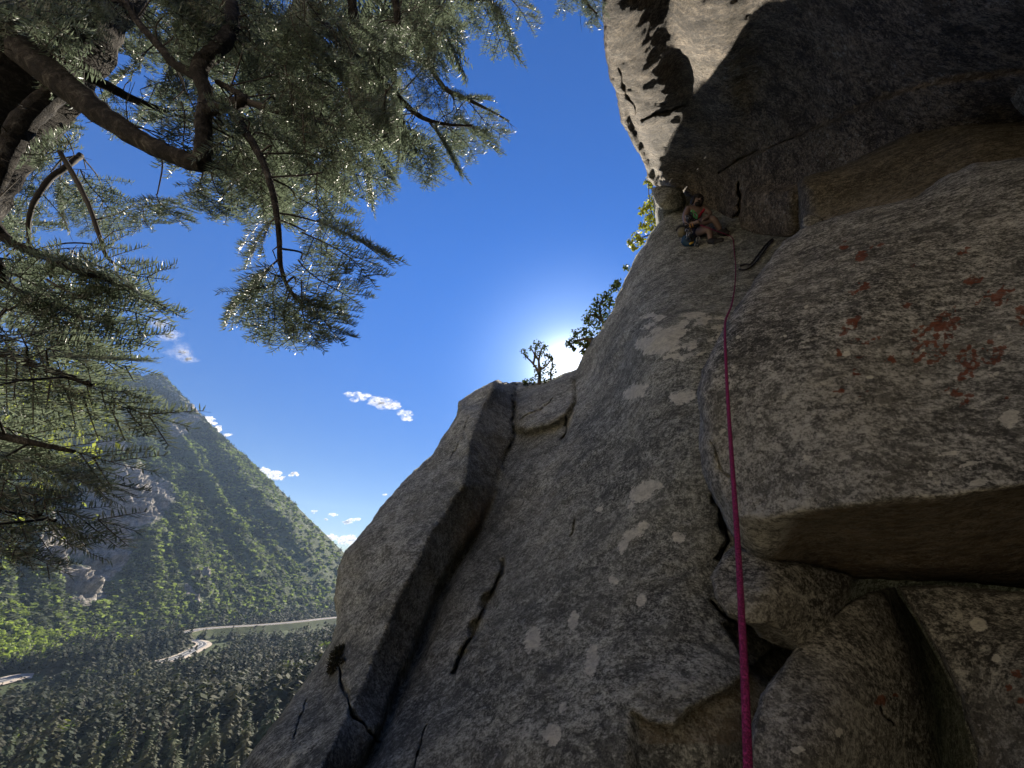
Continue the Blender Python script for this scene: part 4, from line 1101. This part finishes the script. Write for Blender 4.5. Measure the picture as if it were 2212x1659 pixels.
# a maple-like bush catching light behind the lowest fir boughs
m = MB()
for _ in range(900):
    x, y = random.gauss(95, 95), random.gauss(900, 85)
    if x > 262: continue
    leaves(m, W(x, y, random.uniform(5.5, 7.5)), .05, 1, .055, (.14, .16, .06))
for x0 in (20, 110, 190):
    m.tube(spline([W(-220, 1150, 6.6), W(x0 * .4 - 60, 960, 6.5), W(x0, 860, 6.4)], 5), list(np.linspace(.03, .008, 11)), 6, tint=(.06, .06, .035))
tag(m.build('sunlit_maple', M['leaf'], None, False, True), 'pale green sunlit leafy tree glimpsed behind the lower fir boughs', 'tree')

#PART4
# ---------------------------------------------------------------- rope and gear
t = NT('rope_sheath'); p = t.pos()
wv = t.step(t.noise(330, 3, .7, p), .40, .60); c = t.mix(wv, (.085, .005, .032), (.21, .018, .082))
M['rope'] = t.done(t.bsdf(c, .85, .2, t.bump(wv, .0015)))
RP = [(1512, 486, 7.0), (1545, 498, 6.9), (1572, 508, 6.95), (1583, 516, 7.0), (1586, 545, 6.4), (1589, 578, 5.5), (1587, 620, 4.0), (1580, 660, 2.9), (1568, 690, 2.2), (1566, 720, 1.80), (1568, 780, 1.52), (1572, 860, 1.28), (1578, 950, 1.08), (1585, 1050, .90), (1592, 1150, .78), (1598, 1250, .69), (1603, 1350, .61), (1608, 1450, .55), (1612, 1550, .50), (1616, 1660, .455), (1622, 1800, .41), (1630, 2000, .36)]
def clear(x, y, z, gap=.025):
    """keeps gear just in front of the rock it lies on"""
    q = [d for d in (surf('granite_slab', x, y), surf('granite_block', x, y)) if d]
    return min([z] + [d - gap for d in q])
RP = [(x, y, clear(x, y, z)) for x, y, z in spline(RP, 4)]
m = MB(); pts = spline([W(x, y, z) for x, y, z in RP], 3)
m.tube(pts, [.0052 + .0018 * max(0, 1 - i / (len(pts) * .42)) for i in range(len(pts))], 10)
# loose fibres along the sheath
for i in range(int(len(pts) * .4), len(pts) - 1):
    for _ in range(10):
        q = pts[i] + (pts[i + 1] - pts[i]) * random.random(); d = np.random.normal(size=3); tg = pts[i + 1] - pts[i]; tg /= np.linalg.norm(tg); d -= tg * (d @ tg); d /= np.linalg.norm(d)
        s_ = np.cross(d, tg) * .0002; a_ = q + d * .0048; e_ = q + d * random.uniform(.0062, .0082) + tg * random.uniform(-.002, .002)
        m.add([a_ - s_, a_ + s_, e_], [(0, 1, 2)])
tag(m.build('climbing_rope', M['rope']), 'pink climbing rope running from the bottom edge up to the climber', 'rope')
M['black_web'] = simple('black_webbing', (.018, .018, .022), .8, .2)
M['metal'] = simple('worn_aluminium', (.22, .225, .24), .4, .5, .1, 60, 1.0)
def ring(m, c, ax_u, ax_v, ru, rv, th, k=14, tint=None):
    a = [np.asarray(c) + np.asarray(ax_u) * ru * math.cos(q) + np.asarray(ax_v) * rv * math.sin(q) for q in np.linspace(0, 2 * math.pi, k + 1)]
    m.tube(a, th, 5, False, tint)
qd = empty('sling', W(1600, 578, clear(1600, 578, 9.0, .04))); tag(qd, 'black sling clipped to the rope and wedged in the crack below the roof', 'sling')
m = MB()
for path in ([(1596, 575), (1610, 571), (1622, 570), (1640, 547), (1655, 528), (1668, 516)], [(1596, 582), (1611, 582), (1626, 573), (1645, 550), (1658, 532), (1670, 518)]):
    m.tube(spline([W(x, y, clear(x, y, 9.0, .04)) for x, y in path], 6), .013, 6)
m.build('webbing', M['black_web'], qd)
m = MB(); ring(m, W(1593, 578, clear(1593, 578, 9.0, .05)), CR, CU, .034, .05, .006); m.build('carabiner', M['metal'], qd)

# ---------------------------------------------------------------- climber
ZC = 7.35
def Z2(zx, zy, dz=0.0):           # joint position from the close-up of the climber
    return W((2600 + zx / 5.53) / 1.8228, (700 + zy / 5.53) / 1.8228, ZC + dz)
M['skin'] = simple('skin', (.15, .105, .09), .55, .35, .12, 25)
M['hair'] = simple('dark_hair', (.012, .010, .009), .7, .25, .3, 60)
M['shorts'] = simple('navy_cloth', (.014, .016, .035), .85, .15)
M['shoe'] = simple('black_rubber', (.012, .012, .013), .6, .3)
J = {}; E = []
def joint(n, p_, r, parent=None):
    J[n] = (p_, r); 
    if parent: E.append((parent, n))
joint('pelvis', Z2(700, 1130, .10), .135)
joint('belly', Z2(690, 980, .06), .125, 'pelvis')
joint('chest', Z2(745, 790, 0), .145, 'belly')
joint('upper', Z2(755, 680, -.03), .125, 'chest')
joint('neck', Z2(765, 620, -.05), .055, 'upper')
joint('head_base', Z2(790, 570, -.09), .072, 'neck')
joint('head', Z2(810, 505, -.12), .098, 'head_base')
joint('crown', Z2(815, 450, -.10), .085, 'head')
joint('sh_r', Z2(600, 690, -.04), .066, 'upper')
joint('ua_r', Z2(545, 820, -.10), .058, 'sh_r')
joint('el_r', Z2(545, 975, -.16), .044, 'ua_r')
joint('fa_r', Z2(640, 1000, -.24), .042, 'el_r')
joint('wr_r', Z2(755, 985, -.32), .030, 'fa_r')
joint('palm_r', Z2(810, 965, -.36), .034, 'wr_r')
joint('sh_l', Z2(920, 650, -.06), .064, 'upper')
joint('ua_l', Z2(1010, 720, -.12), .055, 'sh_l')
joint('el_l', Z2(1090, 780, -.18), .042, 'ua_l')
joint('fa_l', Z2(1060, 850, -.26), .040, 'el_l')
joint('wr_l', Z2(1000, 900, -.34), .029, 'fa_l')
joint('palm_l', Z2(950, 920, -.37), .033, 'wr_l')
for i, (dx, dy) in enumerate(((55, -20), (62, -4), (58, 12), (48, 26))):
    joint('fr%d' % i, Z2(810 + dx * .6, 965 + dy * .7, -.38), .012, 'palm_r'); joint('fr_t%d' % i, Z2(810 + dx, 972 + dy, -.37), .010, 'fr%d' % i)
    joint('fl%d' % i, Z2(950 - dx * .6, 920 + dy * .7, -.39), .012, 'palm_l'); joint('fl_t%d' % i, Z2(950 - dx, 932 + dy, -.38), .010, 'fl%d' % i)
joint('tr', Z2(800, 925, -.39), .012, 'palm_r'); joint('tl', Z2(965, 880, -.40), .012, 'palm_l')
joint('hip_u', Z2(800, 1020, .0), .105, 'pelvis')
joint('th_u', Z2(990, 930, -.18), .088, 'hip_u')
joint('kn_u', Z2(1170, 890, -.34), .062, 'th_u')
joint('sh_u', Z2(1235, 1010, -.30), .056, 'kn_u')
joint('an_u', Z2(1310, 1160, -.29), .037, 'sh_u')
joint('ft_u', Z2(1400, 1200, -.35), .038, 'an_u')
joint('to_u', Z2(1530, 1212, -.42), .026, 'ft_u')
joint('hip_d', Z2(780, 1190, .02), .105, 'pelvis')
joint('th_d', Z2(910, 1150, -.16), .088, 'hip_d')
joint('kn_d', Z2(1060, 1120, -.34), .062, 'th_d')
joint('sh_d', Z2(1080, 1240, -.30), .055, 'kn_d')
joint('an_d', Z2(1095, 1365, -.32), .037, 'sh_d')
joint('ft_d', Z2(1200, 1405, -.40), .040, 'an_d')
joint('to_d', Z2(1400, 1345, -.50), .028, 'ft_d')
names = list(J); ix = {n: i for i, n in enumerate(names)}
dg = None
def skin_mesh(nm, joints, edges, root, mat, sub=2):
    me = bpy.data.meshes.new(nm); me.from_pydata([tuple(map(float, q)) for q, r in joints], edges, [])
    o = bpy.data.objects.new(nm, me); COL.objects.link(o)
    o.modifiers.new('skin', 'SKIN'); o.modifiers['skin'].use_smooth_shade = True
    sv = me.skin_vertices[0].data
    for i, (q, r) in enumerate(joints): sv[i].radius = (r, r); sv[i].use_root = (i == root)
    o.modifiers.new('sub', 'SUBSURF').levels = sub; o.modifiers['sub'].render_levels = sub
    d = bpy.context.evaluated_depsgraph_get()
    res = bpy.data.meshes.new_from_object(o.evaluated_get(d)); res.name = nm
    bpy.data.objects.remove(o); bpy.data.meshes.remove(me)
    res.materials.clear(); res.materials.append(mat)
    return res
bm_ = skin_mesh('body', [J[n] for n in names], [(ix[a], ix[b]) for a, b in E], 0, M['skin'])
person = empty('person', Z2(760, 1250, .1))
tag(person, 'shirtless climber sitting in the corner under the roof with knees drawn up', 'person')
obj('body', bm_, person)
hd = J['head'][0]; hr = np.array(CR); hu = np.array(CU); hf = -np.array(CF)
tilt = R(-18); hr2 = hr * math.cos(tilt) + hu * math.sin(tilt); hu2 = -hr * math.sin(tilt) + hu * math.cos(tilt)
def hp(a, b, c): return hd + hr2 * a + hu2 * b + hf * c
rotm = Matrix(((hr2[0], hu2[0], hf[0]), (hr2[1], hu2[1], hf[1]), (hr2[2], hu2[2], hf[2])))
m = MB()
m.blob(hp(0, .055, -.03), (.100, .085, .105), 3, .08, 3, rot=rotm)
for s in (-1, 1):
    m.blob(hp(.078 * s, .0, -.02), (.032, .085, .07), 2, .15, 3, rot=rotm)
m.build('hair', M['hair'], person)
m = MB(); m.blob(hp(0, -.085, .058), (.052, .042, .038), 2, .15, 4, rot=rotm); m.blob(hp(0, -.040, .092), (.034, .009, .012), 2, .1, 4, rot=rotm); m.build('beard', M['hair'], person)
m = MB(); m.blob(hp(0, -.012, .100), (.013, .024, .020), 2, .05, 2, rot=rotm); m.build('nose', M['skin'], person)
for s in (-1, 1):
    m = MB(); m.blob(hp(.034 * s, .010, .085), (.014, .008, .01), 2, 0, 1, rot=rotm); m.blob(hp(.034 * s, .028, .090), (.020, .005, .008), 2, .1, 3, rot=rotm); m.build('eye', M['hair'], person)
    m = MB(); m.blob(hp(.094 * s, -.005, .0), (.012, .028, .02), 2, .05, 2, rot=rotm); m.build('ear', M['skin'], person)
sh = [(J['pelvis'][0], .155), (J['belly'][0] * .35 + J['pelvis'][0] * .65, .148), (J['hip_u'][0], .125), (J['th_u'][0] * .75 + J['hip_u'][0] * .25, .108), (J['hip_d'][0], .125), (J['th_d'][0] * .9 + J['hip_d'][0] * .1, .108)]
obj('shorts', skin_mesh('shorts', sh, [(0, 1), (0, 2), (2, 3), (0, 4), (4, 5)], 0, M['shorts']), person)
for s in 'ud':
    a, f_, tt = J['an_' + s][0], J['ft_' + s][0], J['to_' + s][0]
    heel = a + (a - f_) * .45 - hu * .02
    o = obj('shoe', skin_mesh('shoe', [(heel, .052), (a * .5 + f_ * .5 - hu * .012, .062), (f_, .062), (tt, .046)], [(0, 1), (1, 2), (2, 3)], 1, M['shoe']), person)
# gear
M['red_web'] = simple('red_webbing', (.24, .012, .028), .7, .2)
M['green_alu'] = simple('green_aluminium', (.07, .34, .11), .35, .5)
M['orange_web'] = simple('orange_webbing', (.25, .13, .04), .6, .3)
M['blue_nylon'] = simple('blue_nylon', (.008, .035, .07), .6, .3)
M['yellow_nylon'] = simple('yellow_nylon', (.40, .27, .05), .6, .3)
M['tan_cloth'] = simple('tan_cloth', (.13, .12, .085), .85, .15, .35, 40)
m = MB(); m.tube(spline([Z2(960, 680, -.22), Z2(900, 760, -.20), Z2(830, 850, -.22), Z2(805, 870, -.20)], 6), [.021] * 19, 7)
tag(m.build('red_sling', M['red_web']), 'bright red sling slung across the chest of the climber', 'sling')
m = MB(); c_ = Z2(740, 800, -.24)
dv = Z2(790, 880, -.24) - Z2(700, 730, -.24); L_ = np.linalg.norm(dv); dv /= L_; pv = np.cross(dv, CF)
ring(m, c_, dv, pv, .085, .034, .010); ring(m, c_ + dv * .02 - CF * .02, dv, pv, .06, .026, .008)
tag(m.build('green_carabiner', M['green_alu']), 'bright green carabiner hanging at the chest of the climber', 'carabiner')
rack = empty('gear_rack', Z2(640, 1000, -.3)); tag(rack, 'dark cluster of cams and carabiners on the harness at the climber\'s hip', 'climbing gear')
random.seed(5)
m = MB(); m.tube(spline([Z2(560, 1060, -.12), Z2(640, 1080, -.22), Z2(760, 1070, -.22), Z2(850, 1030, -.2)], 5), .022, 7); m.build('belt', M['black_web'], rack)
for x, y, mt in ((600, 860, 'metal'), (660, 820, 'black_web'), (700, 900, 'black_web'), (640, 930, 'black_web'), (600, 1120, 'metal'), (560, 1030, 'black_web'), (640, 1190, 'metal'), (610, 1230, 'metal'), (700, 1300, 'black_web'), (820, 1340, 'metal'), (660, 1350, 'black_web'), (800, 1440, 'metal')):
    m = MB(); a = random.random() * 3; u_ = CR * math.cos(a) + CU * math.sin(a); v_ = -CR * math.sin(a) + CU * math.cos(a)
    ring(m, Z2(x, y, -.28), u_, v_, .05, .028, .009); m.tube([Z2(x, y, -.27), Z2(x + 25, y + 60, -.25)], .014, 5)
    m.build('carabiner', M[mt], rack)
for x, y in ((648, 1050), (705, 1030)):
    m = MB(); m.tube([Z2(x - 8, y - 45, -.30), Z2(x + 3, y, -.31), Z2(x + 8, y + 40, -.30)], .014, 6); m.build('sling_tape', M['orange_web'], rack)
m = MB(); m.blob(Z2(640, 900, -.22), (.07, .06, .10), 2, .3, 2); m.build('cam_cluster', M['black_web'], rack)
pk = empty('blue_pack', Z2(640, 1400, -.1)); tag(pk, 'small dark blue pack hanging below the climber\'s hip', 'pack')
m = MB(); m.blob(Z2(620, 1380, -.12), (.13, .10, .11), 3, .35, 2.2); m.blob(Z2(740, 1420, -.14), (.09, .08, .07), 3, .3, 2.2); m.build('bag', M['blue_nylon'], pk)
m = MB(); m.tube([Z2(635, 1440, -.26), Z2(720, 1405, -.26)], .017, 6); m.build('strap', M['yellow_nylon'], pk)
m = MB(); m.tube(spline([Z2(560, 1340, -.2), Z2(590, 1270, -.24), Z2(640, 1250, -.22)], 5), .010, 5); m.build('loop', M['metal'], pk)
m = MB(); cb = Z2(470, 1180, .02)
m.blob(cb, (.085, .08, .095), 3, .12, 2); 
cbo = empty('chalk_bag', cb); m.build('bag', M['tan_cloth'], cbo); tag(cbo, 'round tan chalk bag hanging behind the climber\'s hip', 'bag')
m = MB(); ring(m, cb + np.array([0, 0, .07]), (1, 0, 0), (0, 1, 0), .085, .08, .014); m.build('rim', M['black_web'], cbo)

#PART5
# ---------------------------------------------------------------- air and clouds
def box(name, lo, hi, mat):
    v = [(x, y, z) for x in (lo[0], hi[0]) for y in (lo[1], hi[1]) for z in (lo[2], hi[2])]
    f = [(0, 1, 3, 2), (4, 6, 7, 5), (0, 4, 5, 1), (2, 3, 7, 6), (0, 2, 6, 4), (1, 5, 7, 3)]
    return obj(name, new_mesh(name, v, f, mat, False))
hm = bpy.data.materials.new('air'); hm.use_nodes = True; ht = hm.node_tree; ht.nodes.clear()
ho = ht.nodes.new('ShaderNodeOutputMaterial'); hv = ht.nodes.new('ShaderNodeVolumePrincipled')
hv.inputs['Color'].default_value = (.50, .70, 1.0, 1); hv.inputs['Density'].default_value = HAZE; hv.inputs['Anisotropy'].default_value = .1
ht.links.new(hv.outputs[0], ho.inputs['Volume'])
gb = np.array(GV); allz = max(gb[:, 2].max(), MV[:, 2].max())
tag(box('haze', (gb[:, 0].min() - 5, gb[:, 1].min() - 5, gb[:, 2].min() - 40), (gb[:, 0].max() + 5, gb[:, 1].max() + 5, allz + 30), hm), 'thin blue haze filling the canyon air between camera and mountain', 'haze', kind='stuff')

# clouds: small puffs of lit vapour far beyond the mountain
def cloud(label, parts, Z, dens, seed, group=None):
    random.seed(seed)
    t = NT('cloud_vapour')
    n_ = t.noise(1.0 / (Z * .010), 6, .65, t.pos(), .5)
    df = t.n('ShaderNodeBsdfDiffuse'); df.inputs[0].default_value = (.92, .92, .92, 1)
    tl = t.n('ShaderNodeBsdfTranslucent'); tl.inputs[0].default_value = (.95, .95, .95, 1)
    mx = t.n('ShaderNodeMixShader'); mx.inputs[0].default_value = .6; t.t.links.new(df.outputs[0], mx.inputs[1]); t.t.links.new(tl.outputs[0], mx.inputs[2])
    tp = t.n('ShaderNodeBsdfTransparent'); al = t.n('ShaderNodeMixShader')
    t.set(al.inputs[0], t.math('MULTIPLY', t.step(n_, .38, .70), dens)); t.t.links.new(tp.outputs[0], al.inputs[1]); t.t.links.new(mx.outputs[0], al.inputs[2])
    t.done(al.outputs[0])
    m = MB(); k = Z / FV
    rot = Matrix(((CR[0], CU[0], CF[0]), (CR[1], CU[1], CF[1]), (CR[2], CU[2], CF[2])))
    for x, y, rx, ry in parts:
        for _ in range(9):
            a = random.random() * 6.283; q = random.random() ** .6
            xx, yy = x + rx * .8 * q * math.cos(a), y + ry * .75 * q * math.sin(a)
            r_ = ry * random.uniform(.35, .75)
            m.blob(W(xx, yy, Z + random.uniform(-1, 1) * ry * k), (r_ * k * random.uniform(1.1, 2.2), r_ * k * .8, r_ * k), 3, .45, 1.8, rot=rot)
    o = m.build('cloud', t.m); tag(o, label, 'cloud', group)
cloud('longest bright white cloud low in the notch beside the slab', [(735, 1168, 42, 11), (712, 1160, 18, 8), (762, 1162, 16, 9), (735, 1198, 26, 7), (728, 1212, 14, 5)], 9000, .8, 1)
cloud('small white cloud above the longest one in the notch', [(762, 1124, 17, 6), (750, 1128, 9, 4)], 9200, .75, 2)
cloud('pair of tiny cloud shreds left of the small cloud over the notch', [(720, 1112, 10, 4), (680, 1105, 9, 3.5), (705, 1122, 5, 2.5)], 9200, .6, 3)
cloud('lone tiny white cloud highest above the notch', [(830, 1069, 7, 3)], 9200, .55, 4)
cloud('white cloud peeping over the lower mountain ridge', [(580, 1022, 26, 11), (600, 1032, 16, 6), (570, 1014, 12, 5)], 9400, .8, 5)
cloud('tiny white cloud just right of the one on the lower ridge', [(636, 1024, 12, 5)], 9400, .7, 6)
cloud('white cloud peeping over the upper mountain ridge near the boughs', [(445, 912, 34, 14), (462, 928, 26, 9), (452, 945, 14, 6), (490, 940, 12, 4)], 9500, .8, 7)
cloud('wispy white cloud hanging alone in the open blue sky', [(795, 862, 46, 11), (850, 872, 40, 15), (870, 893, 22, 8), (765, 852, 22, 6), (822, 868, 30, 9), (780, 858, 24, 8), (878, 904, 14, 6)], 8800, .30, 8)
cloud('faint diagonal streak of cloud right of the left boughs', [(345, 700, 22, 18), (370, 730, 22, 18), (395, 760, 20, 18), (408, 778, 14, 10)], 8800, .07, 9)
